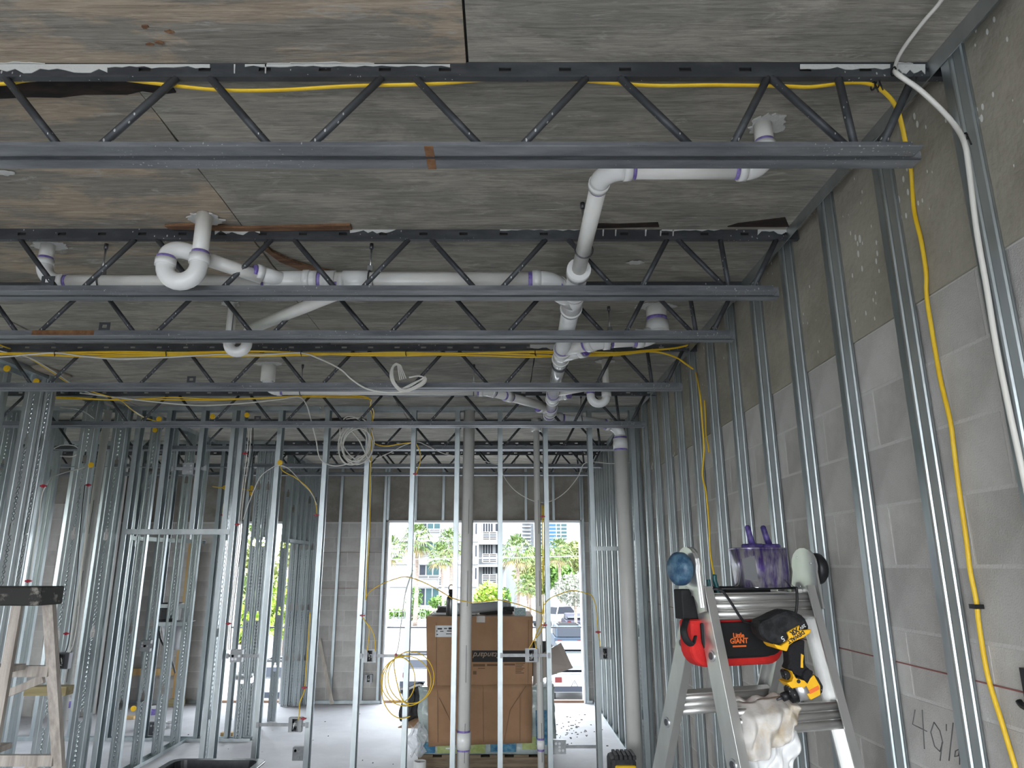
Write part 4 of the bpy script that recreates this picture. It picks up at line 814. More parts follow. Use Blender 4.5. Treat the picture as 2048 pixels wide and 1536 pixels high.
# ------------------------------------------------------------------ low things at the frame's edge
mat('tub', (.012, .012, .018), .3, col2=(.03, .03, .035), sc=(8, 8, 8))
tb = thing('plastic_tub', 'black plastic tub with a wide rim on the floor before the studs', 'tub', (-2.05, 5.35, 0))
def rect(hx, hy, z, c=.07, n=5):
    out = []
    for sx, sy, a0 in ((1, 1, 0), (-1, 1, 90), (-1, -1, 180), (1, -1, 270)):
        for k in range(n+1): a = math.radians(a0+90*k/n); out.append(V((-2.03+sx*(hx-c)+c*math.cos(a), 5.32+sy*(hy-c)+c*math.sin(a), z)))
    return out
loops = [rect(.25, .19, .002), rect(.30, .235, .46), rect(.335, .27, .465), rect(.335, .27, .48), rect(.295, .23, .48), rect(.245, .185, .02)]
vs = [p for l in loops for p in l]; n = len(loops[0])
MB().add(vs, [(i*n+k, i*n+(k+1) % n, (i+1)*n+(k+1) % n, (i+1)*n+k) for i in range(5) for k in range(n)], False).add(loops[0], [list(range(n))[::-1]]).add(loops[5], [list(range(n))]).build('shell', 'tub', tb)
MB().tube(rect(.335, .27, .472), .009, 6, closed=True).build('rim', 'tub', tb); MB().box(-2.13, -1.93, 5.553, 5.57, .38, .44).build('grip', 'black', tb)
dc = thing('power_tool_case', 'black and yellow ribbed tool case standing in front of the tall stack', 'tool case', (.98, 5.55, 0))
a, b = PY(1221, 1512, 5.55), PY(1273, 1512, 5.55); w = b.x-a.x; x0, x1, zt2 = a.x, b.x, a.z
MB().box(x0, x1, 5.55, 5.78, .002, zt2-.02).build('body', 'black_rubber', dc, bevel=.03)
MB().box(x0+.03, x1-.005, 5.535, 5.56, .05, zt2-.06).build('front_frame', 'yellow_plastic', dc, bevel=.02); MB().box(x0+.075, x1-.04, 5.528, 5.54, .1, zt2-.10).build('label_recess', 'black', dc, bevel=.006)
for k in range(5): MB().box(x0+.035+k*w*.17, x0+.06+k*w*.17, 5.56, 5.75, zt2-.03, zt2).build('rib', 'black_rubber', dc, bevel=.005)
cl = thing('pipe_clamp', 'small black clamp fixed on the right block wall at the frame edge', 'clamp', PX(2044, 1378, WR-.012)); q = PX(2044, 1376, WR-.012)
MB().box(q.x-.006, q.x+.006, q.y-.03, q.y-.01, q.z-.03, q.z+.05).build('plate', 'black', cl); MB().tube([q+V((0, .0+.025*math.cos(t_), -.02+.025*math.sin(t_))) for t_ in [3.3+.3*k for k in range(9)]], .008, 8).build('hook', 'black', cl)

# ------------------------------------------------------------------ left-hand odds and ends
mat('pine', (.46, .29, .12), .75, col2=(.56, .39, .19), sc=(14, 14, 1.2), det=8); mat('pine_old', (.34, .30, .26), .85, col2=(.46, .41, .36), sc=(14, 14, 1.2), det=8); mat('treated', (.27, .22, .11), .85, col2=(.38, .32, .18), sc=(2, 20, 20))
wf = thing('wood_brace', 'yellow pine post with cross rail standing against the far block wall', 'timber', (-4.4, 10.3, 0))
MB().box(-4.47, -4.33, 10.27, 10.31, .002, 2.16).build('post', 'pine', wf); MB().box(-5.4, -4.475, 10.27, 10.31, .38, .47).build('rail', 'pine', wf); MB().box(-4.475, -4.28, 10.19, 10.265, .002, .09).build('foot_block', 'treated', wf)
st_ = thing('wood_strip', 'pale wooden strip leaning on the far block pier', 'timber', PY(664, 1412, 10.25)); a, b = PY(664, 1412, 10.22), PY(638, 1278, 10.36); a.z = .03
MB().beam(a, b, .05, .02, (0, 1, 0)).build('strip', 'pine_old', st_)
a, b = PY(46, 1383, 5.15), PY(143, 1375, 5.22)
MB().box(a.x, b.x, 5.16, 5.25, a.z-.028, a.z+.028).build('wood_blocking', 'treated', sl)
for nm, lab, px, py, Y, r, h, band in (('paint_bucket', 'white bucket with a purple band on the floor at left', 306, 1452, 9.0, .075, .21, True), ('plastic_cup', 'small white printed cup on the floor right of the banded bucket', 337, 1456, 9.1, .035, .07, False), ('paint_bucket', 'pale bucket on the floor behind the wooden ladder rear leg', 131, 1440, 9.2, .10, .24, True)):
    q = PZ(px, py, 0); t = thing(nm, lab, 'bucket' if 'bucket' in nm else 'cup', (q.x, q.y, 0)); MB().lathe([(r*.82, .002), (r, h), (r*1.06, h), (r*1.06, h-.012), (r*.95, h-.002), (r*.78, .01)], (q.x, q.y, 0)).build('shell', 'white', t)
    if band: MB().lathe([(r*.965, h*.62), (r*1.012, h*.93), (r*.97, h*.93), (r*.93, h*.62)], (q.x, q.y, 0)).build('purple_band', 'primer', t)
    else: MB().lathe([(r*.93, h*.3), (r*1.0, h*.7), (r*.95, h*.7), (r*.9, h*.3)], (q.x, q.y, 0)).build('print_band', 'label_white', t)
bx = thing('tool_radio', 'black rounded case resting on a steel strap in the left door opening', 'case', PY(333, 1243, 8.2)); a, b = PY(316, 1206, 8.2), PY(351, 1245, 8.2)
MB().box(a.x, b.x, 8.22, 8.42, b.z, a.z).build('case_body', 'black', bx, bevel=.035); MB().box(b.x-.012, b.x+.02, 8.23, 8.28, b.z+.02, a.z-.01).build('end_trim', 'white', bx, bevel=.01)
for py in (1212, 1248): a, b = PY(316, py, 8.2), PY(372, py, 8.2); MB().box(a.x, b.x, 8.185, 8.205, a.z-.02, a.z+.02).build('steel_strap', 'galv_dull', sw)
for py in (1248,): a, b = PY(316, py, 8.2), PY(372, py, 8.2); MB().box(a.x, b.x, 8.2, 8.44, a.z+.015, a.z+.02).build('shelf_strip', 'galv_dull', sw)
mat('poly', (.42, .42, .46), .3, col2=(.5, .5, .53), sc=(3, 3, 9))
o = MB().grid(lambda u, v: PY(322+44*u+6*v, 1250+52*v-4*u, 8.28)+V((0, .02*math.sin(9*u+4*v), 0)), 10, 8).build('plastic_sheet', 'poly', None, solid=.003); tag(o, 'grey plastic panel hanging below the black case on the left', 'panel')
wire('thick black hose hanging from the black case down to a post', [(318, 1262, 8.3), (322, 1280, 8.3), (336, 1305, 8.4), (345, 1325, 8.6), (350, 1345, 8.9)], .014, 'black')
for px, py, lab in ((258, 1438, 'small wood offcut on the floor behind the left lit stud'), (455, 1472, 'small pale wood offcut on the floor track near the jamb')):
    q = PZ(px, py, 0); MBo = MB().box(q.x-.07, q.x+.07, q.y-.03, q.y+.03, .002, .04).build('wood_offcut', 'pine', None); tag(MBo, lab, 'timber')

# ------------------------------------------------------------------ wooden stepladder
mat('grey_wood', (.30, .26, .23), .85, col2=(.55, .50, .45), sc=(30, 30, 2), lo=.35, hi=.7, det=8, bump=.2, bsc=60); mat('cap_paint', (.02, .019, .018), .7, col2=(.30, .28, .25), sc=(16, 16, 16), lo=.55, hi=.72)
LX, LY, LZ = -2.20, 3.5, 1.735
wl = thing('wooden_stepladder', 'weathered wooden stepladder with a black paint-caked top at far left', 'ladder', (LX-.2, LY, 0))
MB().box(LX-.62, LX+.045, LY-.08, LY+.10, LZ-.085, LZ).build('top_cap', 'cap_paint', wl, bevel=.006)
for k, x in enumerate((LX-.02, LX-.50)):
    s = 1 if k == 0 else -1
    MB().beam((x-.06*s, LY-.04, LZ-.08), (x-.04*s, LY-.09, .003), .045, .022, (0, 1, 0)).build('front_rail', 'grey_wood', wl)
    MB().beam((x+.03*s, LY+.05, LZ-.08), (x+.045*s, LY+.62, .003), .05, .03, (0, 1, 0)).build('rear_rail', 'grey_wood', wl)
for z in (1.36, .93, .5): 
    t = (LZ-.08-z)/(LZ-.08); y = LY+.05+.57*t; MB().box(LX-.53, LX+.0, y-.015, y+.012, z-.05, z).build('rear_brace', 'grey_wood', wl)
for z in (1.38, 1.04, .7, .36):
    t = (LZ-.08-z)/(LZ-.08); y = LY-.04-.05*t; MB().box(LX-.50, LX-.06, y-.01, y+.11, z-.025, z).build('step', 'grey_wood', wl)
MB().beam((LX-.35, LY+.17, 1.17), (LX-.02, LY+.15, 1.30), .035, .02, (0, 1, 0)).build('diagonal_brace', 'grey_wood', wl); MB().beam((LX-.3, LY+.32, .78), (LX+.01, LY+.31, .93), .03, .018, (0, 1, 0)).build('diagonal_brace', 'grey_wood', wl)
# ------------------------------------------------------------------ aluminium folding ladder
mat('alu_rung', (.56, .55, .53), .42, .85, col2=(.68, .67, .65), sc=(3, 12, 12)); mat('knob_blue', (.02, .06, .12), .4, col2=(.12, .22, .30), sc=(28, 28, 28), lo=.45, hi=.75); mat('red_rub', (.42, .20, .21), .5, .6, col2=(.60, .58, .57), sc=(9, 9, 7))
RZ = math.radians(18); LO = V((.651, 2.437, 0)); LW = .438
al = thing('folding_ladder', 'aluminium hinged folding ladder standing open by the right wall', 'ladder', LO, None, RZ, True)
R3 = Matrix.Rotation(RZ, 3, 'Z')
def LWd(p): return LO+R3 @ V(p)               # ladder-local to world
HZ = 1.845
dn = V((0, -.235, -1)).normalized(); df = V((0, .47, -1)).normalized()
def rail(x, d, s, nm, sx):
    p = V((x, 0, HZ))+d*.09; L_ = (HZ-.02)/-d.z-.09; q = p+d*L_; w = d.cross(V((1, 0, 0))).normalized()
    m = MB(); c = (p+q)/2; h = (q-p)/2
    m.obox(c, h, V((.0025, 0, 0)), w*.034)                                      # web
    for k in (-1, 1): m.obox(c+V((sx*.014, 0, 0))+w*k*.032, h, V((.0155, 0, 0)), w*.003)
    o = m.build('rail', 'aluminium', al)
    t = .30-.09
    while t < L_-.05:
        a = p+d*t; MB().cyl(a, a+V((.006*s, 0, 0)), .018, 16).build('rung_boss', 'zinc', o); MB().cyl(a, a+V((.0075*s, 0, 0)), .011, 14).build('rung_boss_hole', 'steel_dark', o); t += .305
    MB().obox(q+d*-.01, d*.02, V((.02, 0, 0)), w*.038).build('foot', 'black_rubber', o)
for d in (dn, df):
    for x, sx in ((0, 1), (LW, -1)): rail(x+(.0 if d is dn else .016*sx), d, -1 if x == 0 else 1, 'rail', sx)
    w = d.cross(V((1, 0, 0))).normalized(); k = 0
    for z in (1.70, 1.365, 1.03, .695, .36):
        c = V((0, 0, HZ))+d*((HZ-z)/-d.z); m = MB()
        x0, x1 = (.004, LW-.004) if d is dn else (.02, LW-.02)
        m.obox(c+V(((x0+x1)/2, 0, 0)), V(((x1-x0)/2, 0, 0)), d*.042, w*.012)
        for j in (-1, 0, 1): m.cyl(c+V((x0, 0, 0))+d*.026*j-w*.012*1, c+V((x1, 0, 0))+d*.026*j-w*.012, .012, 10); m.cyl(c+V((x0, 0, 0))+d*.026*j+w*.012*1, c+V((x1, 0, 0))+d*.026*j+w*.012, .012, 10)
        m.build('rung', 'alu_rung', al)
HR = HZ; HZ = HZ-.036
for x, sx in ((-.014, -1), (LW+.014, 1)):
    poly = [(.062*math.cos(a), HZ+.022+.062*math.sin(a)) for a in [math.radians(-20+20*k) for k in range(12)]]
    poly = poly+[(-.072, HZ-.12), (-.03, HZ-.13), (-.012, HZ-.075), (.02, HZ-.075), (.05, HZ-.15), (.10, HZ-.13)]
    o = MB().prism(poly, (x-.004, 0, 0), (0, 1, 0), (0, 0, 1), (.008, 0, 0)).build('hinge_plate', 'aluminium', al)
    o2 = MB().prism([(a*.92+.006, (b-HZ)*.95+HZ+.004) for a, b in poly[:13]], (x+sx*.009-.004, 0, 0), (0, 1, 0), (0, 0, 1), (.008, 0, 0)).build('hinge_plate', 'aluminium', al)
    k = MB().lathe([(.012, 0), (.012, .02), (.048, .022), (.054, .03), (.054, .05), (.043, .062), (.0, .066)], (x+sx*.005, .0, HZ+.012), (sx, -.12, 0), 24).build('lock_knob', 'knob_blue' if sx < 0 else 'black', al)
    for yy, zz in ((-.02, -.06), (.03, -.05), (-.035, .03), (.03, .05)): MB().cyl((x-.006, yy, HZ+zz), (x+.006, yy, HZ+zz), .005, 8).build('rivet', 'zinc', al)
HZ = HR
MB().obox(V((.0, 0, HZ))+df*.2+V((.018, -.0, 0)), df*.12, (.001, 0, 0), (0, .003, .001)).build('rub_mark', 'red_rub', al)
# black wire tray hooked on the top rung
wt = thing('wire_tray', 'black wire hook frame hung over the top ladder rung', 'hook frame', LWd((.2, -.04, 1.75)))
TZ = 1.757
def wr_(pts, r=.0045): MB().tube([LWd(p) for p in pts], r, 8).build('wire', 'black', wt)
wr_(spline([(.03, .10, TZ), (.03, -.05, TZ), (.05, -.068, TZ-.003), (.075, -.07, TZ-.03), (.115, -.072, TZ-.09), (.14, -.066, TZ-.105), (.20, -.06, TZ-.107), (.30, -.06, TZ-.107)], 5))
wr_(spline([(.355, .10, TZ), (.355, -.05, TZ), (.352, -.066, TZ-.004), (.345, -.07, TZ-.05), (.335, -.065, TZ-.09), (.32, -.06, TZ-.107), (.29, -.06, TZ-.107)], 5))
for y in (-.045, .0, .05, .10): wr_([(.03, y, TZ), (.355, y, TZ)], .004)
# red and black pouch
mat('red_fabric', (.50, .012, .012), .75, bump=.2, bsc=300, col2=(.58, .02, .015), sc=(20, 20, 20)); mat('black_fabric', (.008, .008, .009), .7, bump=.15, bsc=300); mat('orange_print', (.80, .16, .03), .6)
pc = thing('tool_pouch', 'red and black fabric tool pouch hanging inside the folding ladder', 'pouch', LWd((.15, .06, 1.5)))
def pouch_outline(x0, x1, z0, z1, c, n=6):
    o = [(x0, z1), (x1, z1)]
    for k in range(n+1): a = math.pi/2*k/n; o.append((x1-c+c*math.cos(a), z0+c-c*math.sin(a)))
    for k in range(n+1): a = math.pi/2*k/n; o.append((x0+c-c*math.sin(a), z0+c-c*math.cos(a)))
    return o
def PW(poly, y0, y1, m, name, par, bev=.006):
    o = MB(); u, v, w = R3 @ V((1, 0, 0)), V((0, 0, 1)), R3 @ V((0, y1-y0, 0)); o.prism(poly, LWd((0, y0, 0)), u, v, w); return o.build(name, m, par, bevel=bev)
PW(pouch_outline(-.045, .315, 1.512, 1.66, .06), -.022, .05, 'red_fabric', 'pocket', pc, .012)
PW(pouch_outline(-.01, .31, 1.541, 1.65, .06), -.034, -.023, 'black_fabric', 'flap', pc, .004)
PW(pouch_outline(-.055, .30, 1.66, 1.755, .004), .0, .05, 'black_fabric', 'back_panel', pc, .004)
MB().tube([LWd((-.0+.30*k/10, -.03, 1.540+ (.035*(abs(k-5)/5)**6))) for k in range(11)], .003, 6).build('binding', 'black', pc)
MB().tube(spline([LWd(p) for p in ((-.05, -.01, 1.66), (-.075, -.03, 1.63), (-.07, -.035, 1.60), (-.045, -.03, 1.585), (-.03, -.025, 1.61))], 5), .012, 8, flat=.35).build('strap', 'black_fabric', pc)
u, v = R3 @ V((1, 0, 0)), V((0, 0, 1))
for k, (s_, tx) in enumerate(((.021, 'Little'), (.023, 'GIANT'))): text(tx, s_, 'orange_print', pc, frame(LWd((.128, -.0352, 1.608-.017*k)), u, v), bold=.0006)
MB().obox(LWd((.128, -.0352, 1.575)), R3 @ V((.026, 0, 0)), R3 @ V((0, .0006, 0)), V((0, 0, .0025))).build('print_line', 'orange_print', pc)
# purple-stained primer carrier with two daubers
mat('tin', (.50, .49, .53), .25, .8, col2=(.12, .07, .30), sc=(26, 26, 6), lo=.44, hi=.60); mat('tin_grey', (.11, .11, .115), .6); mat('purple_dark', (.03, .02, .10), .45, col2=(.10, .07, .25), sc=(40, 40, 40))
tc_ = thing('primer_carrier', 'purple-stained metal primer carrier with two caps on top of the ladder', 'can', LWd((.25, .03, TZ+.004)))
prof = [(.325, .075), (.20, .06), (.175, -.03), (.21, -.052)]+[(.287+.088*math.cos(a), .012+.075*math.sin(a)) for a in [math.radians(-115+13*k) for k in range(15)]]
zb_ = TZ+.004; o = MB(); n = len(prof); H_ = .128
pv = [LWd((x, y, zb_)) for x, y in prof]; pt = [LWd((x+(x-.275)*.05-.008, y*1.05, zb_+H_)) for x, y in prof]
o.add(pv+pt, [(i, (i+1) % n, n+(i+1) % n, n+i) for i in range(n)], True).add(pv, [list(range(n))[::-1]]); o.build('shell', 'tin', tc_, solid=.003)
MB().add([p+V((0, 0, -.012)) for p in pt], [list(range(n))]).build('inner_tops', 'purple_dark', tc_)
MB().tube(pt, .003, 6, closed=True).build('rim', 'tin', tc_)
gp = [lerp(pv[k % n], pt[k % n], t)+(R3 @ V((0, -.0035, 0))) for k, t in ((2, .2), (2, .72), (3, .80), (3, .14))]
MB().add(gp, [(0, 1, 2, 3)]).build('worn_label', 'tin_grey', tc_, solid=.001)
for x, z0, tl, lab in ((.24, 0, -.012, 0), (.31, 0, -.016, 1)):
    b = LWd((x, -.0, zb_+H_-.01)); MB().lathe([(.036, 0), (.038, .004), (.038, .02), (.034, .026), (.0, .027)], b, (0, 0, 1), 18).build('cap', 'purple_dark', tc_)
    MB().tube([b+V((0, 0, .024)), b+V((tl*.5, 0, .05)), b+V((tl, 0, .085)), b+V((tl*1.05, 0, .09))], [.0115, .0105, .0095, .005], 12).build('dauber_stem', 'purple_dark', tc_)
# pliers with teal grips standing on the top rung
mat('teal_grip', (.008, .075, .085), .35); pr = thing('pliers', 'pair of teal handled pliers standing in the ladder top', 'pliers', LWd((.06, .02, 1.70)))
gY = LWd((.06, .0, 0)).y
MB().tube(spline([PY(1429, 1149, gY), PY(1429, 1160, gY), PY(1433, 1172, gY), PY(1437, 1192, gY), PY(1436, 1205, gY+.01), PY(1430, 1222, gY+.02)], 5), [.006]+[.0075]*24+[.004], 10).build('handle', 'teal_grip', pr)
MB().tube(spline([PY(1417, 1159, gY), PY(1418, 1172, gY), PY(1418, 1192, gY), PY(1422, 1206, gY+.01), PY(1428, 1222, gY+.02)], 5), .0065, 10).build('handle', 'teal_grip', pr)
MB().beam(PY(1429, 1218, gY+.02), PY(1431, 1245, gY+.02), .022, .014, (0, 1, 0)).build('jaws', 'steel_dark', pr)
# rag over the second rung
mat('rag', (.62, .59, .56), .9, col2=(.50, .40, .26), sc=(7, 7, 7), lo=.48, hi=.66, bump=.3, bsc=40)
rg2 = thing('cleaning_rag', 'crumpled stained white rag draped over the lower ladder rung', 'rag', LWd((.2, -.12, 1.36)))
RY = LWd((.18, -.17, 0)).y
def ragfn(u, v):
    px = 1470+128*u-10*v*math.sin(3*u); top = 1402+6*math.sin(6*u)+10*abs(u-.5); bot = 1500+22*math.sin(4.2*u+.6)-30*(u > .85)
    fold = .022*math.sin(17*u+3.2*v)+.012*math.sin(31*u-5*v)+.012*math.sin(9*v+4*u)
    return PY(px, lerp(top, bot, v), RY)+V((0, .06*(1-min(1, v*5))-.045*math.sin(math.pi*min(1, u*1.02))*math.sin(math.pi*min(1, .2+.7*v))+fold*(.35+.65*v), .0))
MB().grid(ragfn, 44, 34).build('upper_fold', 'rag', rg2, solid=.004)
def rag2(u, v):
    px = lerp(1480+118*u, 1490+100*u, v); y = lerp(1455, 1556+14*math.sin(5*u), v)
    return PY(px, y, RY+.03)+V((0, .02*math.sin(14*u-6*v)+.012*math.sin(27*u+8*v), 0))
MB().grid(rag2, 34, 24).build('lower_tail', 'white', rg2, solid=.004)
def rag3(u, v):
    return PY(lerp(1470, 1600, u), 1403+4*math.sin(7*u), RY+.05)+V((0, .09*v, .015*math.sin(math.pi*v)-.035*v*v+.006*math.sin(21*u)))
MB().grid(rag3, 30, 8).build('over_rung', 'rag', rg2, solid=.004)
# impact driver, battery up, nose resting on the rag
mat('tool_yellow', (.86, .47, .008), .4, col2=(.80, .42, .01), sc=(20, 20, 20)); mat('tool_black', (.010, .010, .011), .6, ior=1.25, col2=(.028, .028, .03), sc=(26, 26, 26), spk=(.35, .35, .34), spsc=150, spth=.16, spamt=.8); mat('grip_black', (.02, .02, .022), .75, ior=1.25, bump=.6, bsc=240); mat('nose', (.62, .62, .63), .3, .8)
iy = RY-.01
idr = thing('impact_driver', 'yellow and black cordless driver hung battery up on the folding ladder', 'power tool', PY(1590, 1300, iy))
def ip(pts): return [(1480+a/6.68, 1190+b/6.68) for a, b in pts]
def ipoly(pts, y0, y1, m, name, bev=.006):
    w = [PY(a, b, iy) for a, b in ip(pts)]; return MB().prism([(p.x, p.z) for p in w], (0, iy+y0, 0), (1, 0, 0), (0, 0, 1), (0, y1-y0, 0)).build(name, m, idr, bevel=bev)
ipoly([(195, 375), (230, 330), (310, 300), (420, 240), (560, 185), (650, 205), (760, 260), (810, 310), (850, 400), (860, 445), (720, 520), (560, 600), (470, 660), (380, 640), (290, 590), (225, 520), (200, 450)], -.042, .05, 'tool_black', 'battery', .012)
ipoly([(545, 480), (715, 385), (700, 455), (860, 440), (850, 490), (760, 550), (640, 600), (575, 650), (545, 730), (430, 700), (390, 660), (380, 632), (470, 655), (560, 590), (575, 550)], -.05, .05, 'tool_yellow', 'foot', .003)
ipoly([(575, 680), (640, 640), (760, 590), (830, 590), (825, 740), (840, 940), (900, 980), (920, 1050), (860, 1110), (840, 1160), (770, 1080), (680, 1040), (640, 990), (585, 975), (620, 920), (615, 800), (600, 720)], -.024, .03, 'grip_black', 'grip', .012)
ipoly([(770, 770), (805, 790), (795, 880), (800, 960), (765, 955)], -.027, -.02, 'tool_yellow', 'grip_inlay', .001)
ipoly([(590, 980), (640, 1000), (690, 1090), (800, 1120), (845, 1165), (880, 1090), (930, 1050), (1010, 1190), (1015, 1310), (890, 1375), (830, 1290), (770, 1200), (640, 1225), (570, 1150), (640, 1130), (660, 1080), (640, 1010)], -.032, .038, 'tool_yellow', 'housing', .008)
ipoly([(555, 1005), (600, 990), (650, 1030), (665, 1080), (640, 1125), (590, 1130), (575, 1080)], -.014, .02, 'tool_black', 'trigger', .005)
ipoly([(925, 1035), (1000, 1090), (1060, 1200), (1050, 1290), (1010, 1310), (1000, 1180)], -.03, .036, 'tool_black', 'rear_cap', .008)
ipoly([(780, 1100), (845, 1165), (900, 1075), (930, 1000), (830, 960), (790, 1020)], -.0335, .036, 'grip_black', 'overmould', .006)
def ic(a, b, y=0): p = PY(1480+a/6.68, 1190+b/6.68, iy); return V((p.x, iy+y, p.z))
MB().tube([ic(850, 1240), ic(790, 1268), ic(720, 1300)], [.034, .033, .027], 22).build('nose_cone', 'nose', idr); MB().tube([ic(720, 1300), ic(650, 1332)], [.030, .026], 22).build('bumper', 'tool_black', idr); MB().tube([ic(650, 1332), ic(565, 1368)], .013, 16).build('chuck', 'black', idr); MB().tube([ic(570, 1366), ic(490, 1400)], [.006, .003], 10).build('bit', 'steel_dark', idr)
MB().cyl(ic(725, 1132, -.033), ic(725, 1132, -.03), .006, 8).build('switch', 'black', idr)
ux = V((ic(700, 480)-ic(600, 560)).normalized()); uu = (ic(715, 500)-ic(600, 575)).normalized(); vv = V((0, -1, 0)).cross(uu).normalized()
text('DEWALT', .015, 'ink', idr, frame(ic(660, 540, -.0508), -uu, -V((uu.z*-1, 0, uu.x))), bold=.0006)
text('XR', .02, 'ink', idr, frame(ic(640, 470, -.0508), -uu, -V((-uu.z, 0, uu.x))), bold=.001)
text('20V', .013, 'label_white', idr, frame(ic(760, 410, -.0428), -uu, -V((-uu.z, 0, uu.x)))); text('5', .022, 'label_white', idr, frame(ic(500, 565, -.0428), -uu, -V((-uu.z, 0, uu.x))))
ipoly([(860, 1250), (985, 1185), (1000, 1235), (875, 1300)], -.0328, -.0318, 'orange_print', 'warning_label', 0)
# ------------------------------------------------------------------ outside: two floors up over a parking lot
G = -3.5
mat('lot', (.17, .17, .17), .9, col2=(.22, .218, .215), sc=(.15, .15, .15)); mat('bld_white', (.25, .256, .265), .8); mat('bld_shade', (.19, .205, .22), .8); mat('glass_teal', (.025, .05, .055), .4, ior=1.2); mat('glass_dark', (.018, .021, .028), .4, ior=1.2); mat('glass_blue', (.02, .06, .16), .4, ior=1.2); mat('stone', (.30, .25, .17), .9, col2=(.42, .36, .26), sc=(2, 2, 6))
mat('trunk', (.16, .12, .10), .9, col2=(.24, .19, .16), sc=(4, 4, 14)); mat('frond', (.055, .095, .02), .55, col2=(.12, .17, .04), sc=(2, 2, 2)); mat('frond_dry', (.20, .16, .075), .8); mat('leaf', (.045, .11, .015), .55, col2=(.10, .19, .03), sc=(1.5, 1.5, 1.5)); mat('leaf_lime', (.14, .23, .02), .5, col2=(.26, .34, .05), sc=(3, 3, 3)); mat('leaf_pale', (.10, .115, .075), .7, col2=(.26, .26, .23), sc=(3, 3, 3)); mat('leaf_olive', (.10, .13, .03), .6, col2=(.17, .19, .06), sc=(1, 1, 1))
struct(MB().box(-900, 900, -300, 1400, G-.5, G).build('ground', 'lot'))
def pt(px, Y): return (px-VX)/F*(Y*CT-.1)          # x at far distance Y, near the horizon
def pz(py, Y): return PY(1002, py, Y).z
def facade(t, Y, wx, glass, parts):
    pass
# white apartment block
BY = 92.0
ab = thing('apartment_building', 'white apartment block with balconies behind the palms', 'building', (pt(880, BY), BY, G))
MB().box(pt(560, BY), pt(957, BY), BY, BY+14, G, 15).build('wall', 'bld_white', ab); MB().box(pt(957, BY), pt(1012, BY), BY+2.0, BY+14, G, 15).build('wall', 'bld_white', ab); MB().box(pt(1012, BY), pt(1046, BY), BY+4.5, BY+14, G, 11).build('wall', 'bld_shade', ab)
def window(x0, x1, y0, y1, n, Y, g='glass_teal'):
    a, b, z1, z0 = pt(x0, Y), pt(x1, Y), pz(y0, Y), pz(y1, Y)
    w = MB().box(a-.08, a+.05, Y-.12, Y, z0, z1).box(b-.05, b+.08, Y-.12, Y, z0, z1).box(a, b, Y-.12, Y, z1-.1, z1+.08).box(a, b, Y-.12, Y, z0-.08, z0+.1).build('window', 'bld_white', ab)
    for k in range(n):
        l, h = a+(b-a)*k/n+.07, a+(b-a)*(k+1)/n-.07; MB().box(l, h, Y-.06, Y-.03, z0+.1, z1-.1).build('pane', g if k % 3 else 'glass_dark', w)
for y0, y1 in ((1040, 1062), (1083, 1107), (1128.5, 1153), (1175, 1212)): window(838.5, 879, y0, y1, 3, BY)
for y0, y1 in ((1084, 1107), (1128, 1153), (1175, 1212)): window(700, 745, y0, y1, 3, BY)
for y0, y1 in ((1044, 1066), (1086, 1110), (1128, 1150)): window(965, 986, y0, y1, 4, BY+2, 'glass_dark'); window(990, 996, y0+2, y1-2, 1, BY+2, 'glass_dark')
for y in (1083, 1128, 1173):
    z = pz(y, BY); MB().box(pt(560, BY), pt(957, BY), BY-.35, BY, z-.02, z+.22).build('floor_slab', 'bld_white', ab); MB().box(pt(957, BY), pt(1012, BY), BY, BY+2, z-.35, z-.05).build('balcony_slab', 'bld_white', ab)
def rails(x0, x1, y0, y1, n, Y):
    a, b, z1, z0 = pt(x0, Y), pt(x1, Y), pz(y0, Y), pz(y1, Y); m = MB()
    for k in range(n): z = z0+(z1-z0)*k/(n-1); m.box(a, b, Y-.05, Y, z-.045, z+.045)
    for x in (a, (a+b)/2, b): m.box(x-.05, x+.05, Y-.06, Y+.01, z0, z1)
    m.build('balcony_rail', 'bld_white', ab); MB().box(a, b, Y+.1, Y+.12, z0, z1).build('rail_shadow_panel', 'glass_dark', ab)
for y0, y1 in ((1064, 1080), (1108, 1124), (1149, 1166)): rails(965, 993, y0, y1, 6, BY+.2)
for y0, y1 in ((1058, 1063), (1104, 1110), (1151, 1157)): rails(835, 879, y0, y1, 3, BY-.4)
for y0, y1 in ((1059, 1074), (1154, 1170)): rails(878, 889, y0, y1, 6, BY-.3)
for k in range(3): MB().box(pt(952, BY)-.1, pt(953, BY), BY-.05, BY, pz(1068+45*k, BY), pz(1046+45*k, BY)).build('slit_window', 'glass_dark', ab)
MB().box(pt(1030, 70), pt(1053, 70), 70, 76, pz(1163, 70), pz(1160, 70)).box(pt(1041, 70), pt(1043, 70), 71, 73, G, pz(1163, 70)).build('entrance_canopy', 'bld_white', ab)
# stone planter wall and railing
sw2 = thing('garden_wall', 'low tan stone wall with a white railing before the apartment block', 'wall', (pt(815, 80), 80, G)); 
for k in range(22):
    for r in range(3): x = pt(760, 80)+k*.42+(.2 if r % 2 else 0); MB().box(x, x+.40, 80, 80.3, G+r*.3, G+r*.3+.28).build('stone', 'stone', sw2)
m = MB(); x0, x1 = pt(770, 72), pt(853, 72); m.box(x0, x1, 72, 72.06, G+1.0, G+1.08).box(x0, x1, 72, 72.06, G+.45, G+.5)
m.build('railing', 'bld_white', sw2)
for k in range(9): x = x0+(x1-x0)*k/8; MB().box(x-.03, x+.03, 72, 72.06, G, G+1.05).build('railing_post', 'bld_white', sw2)
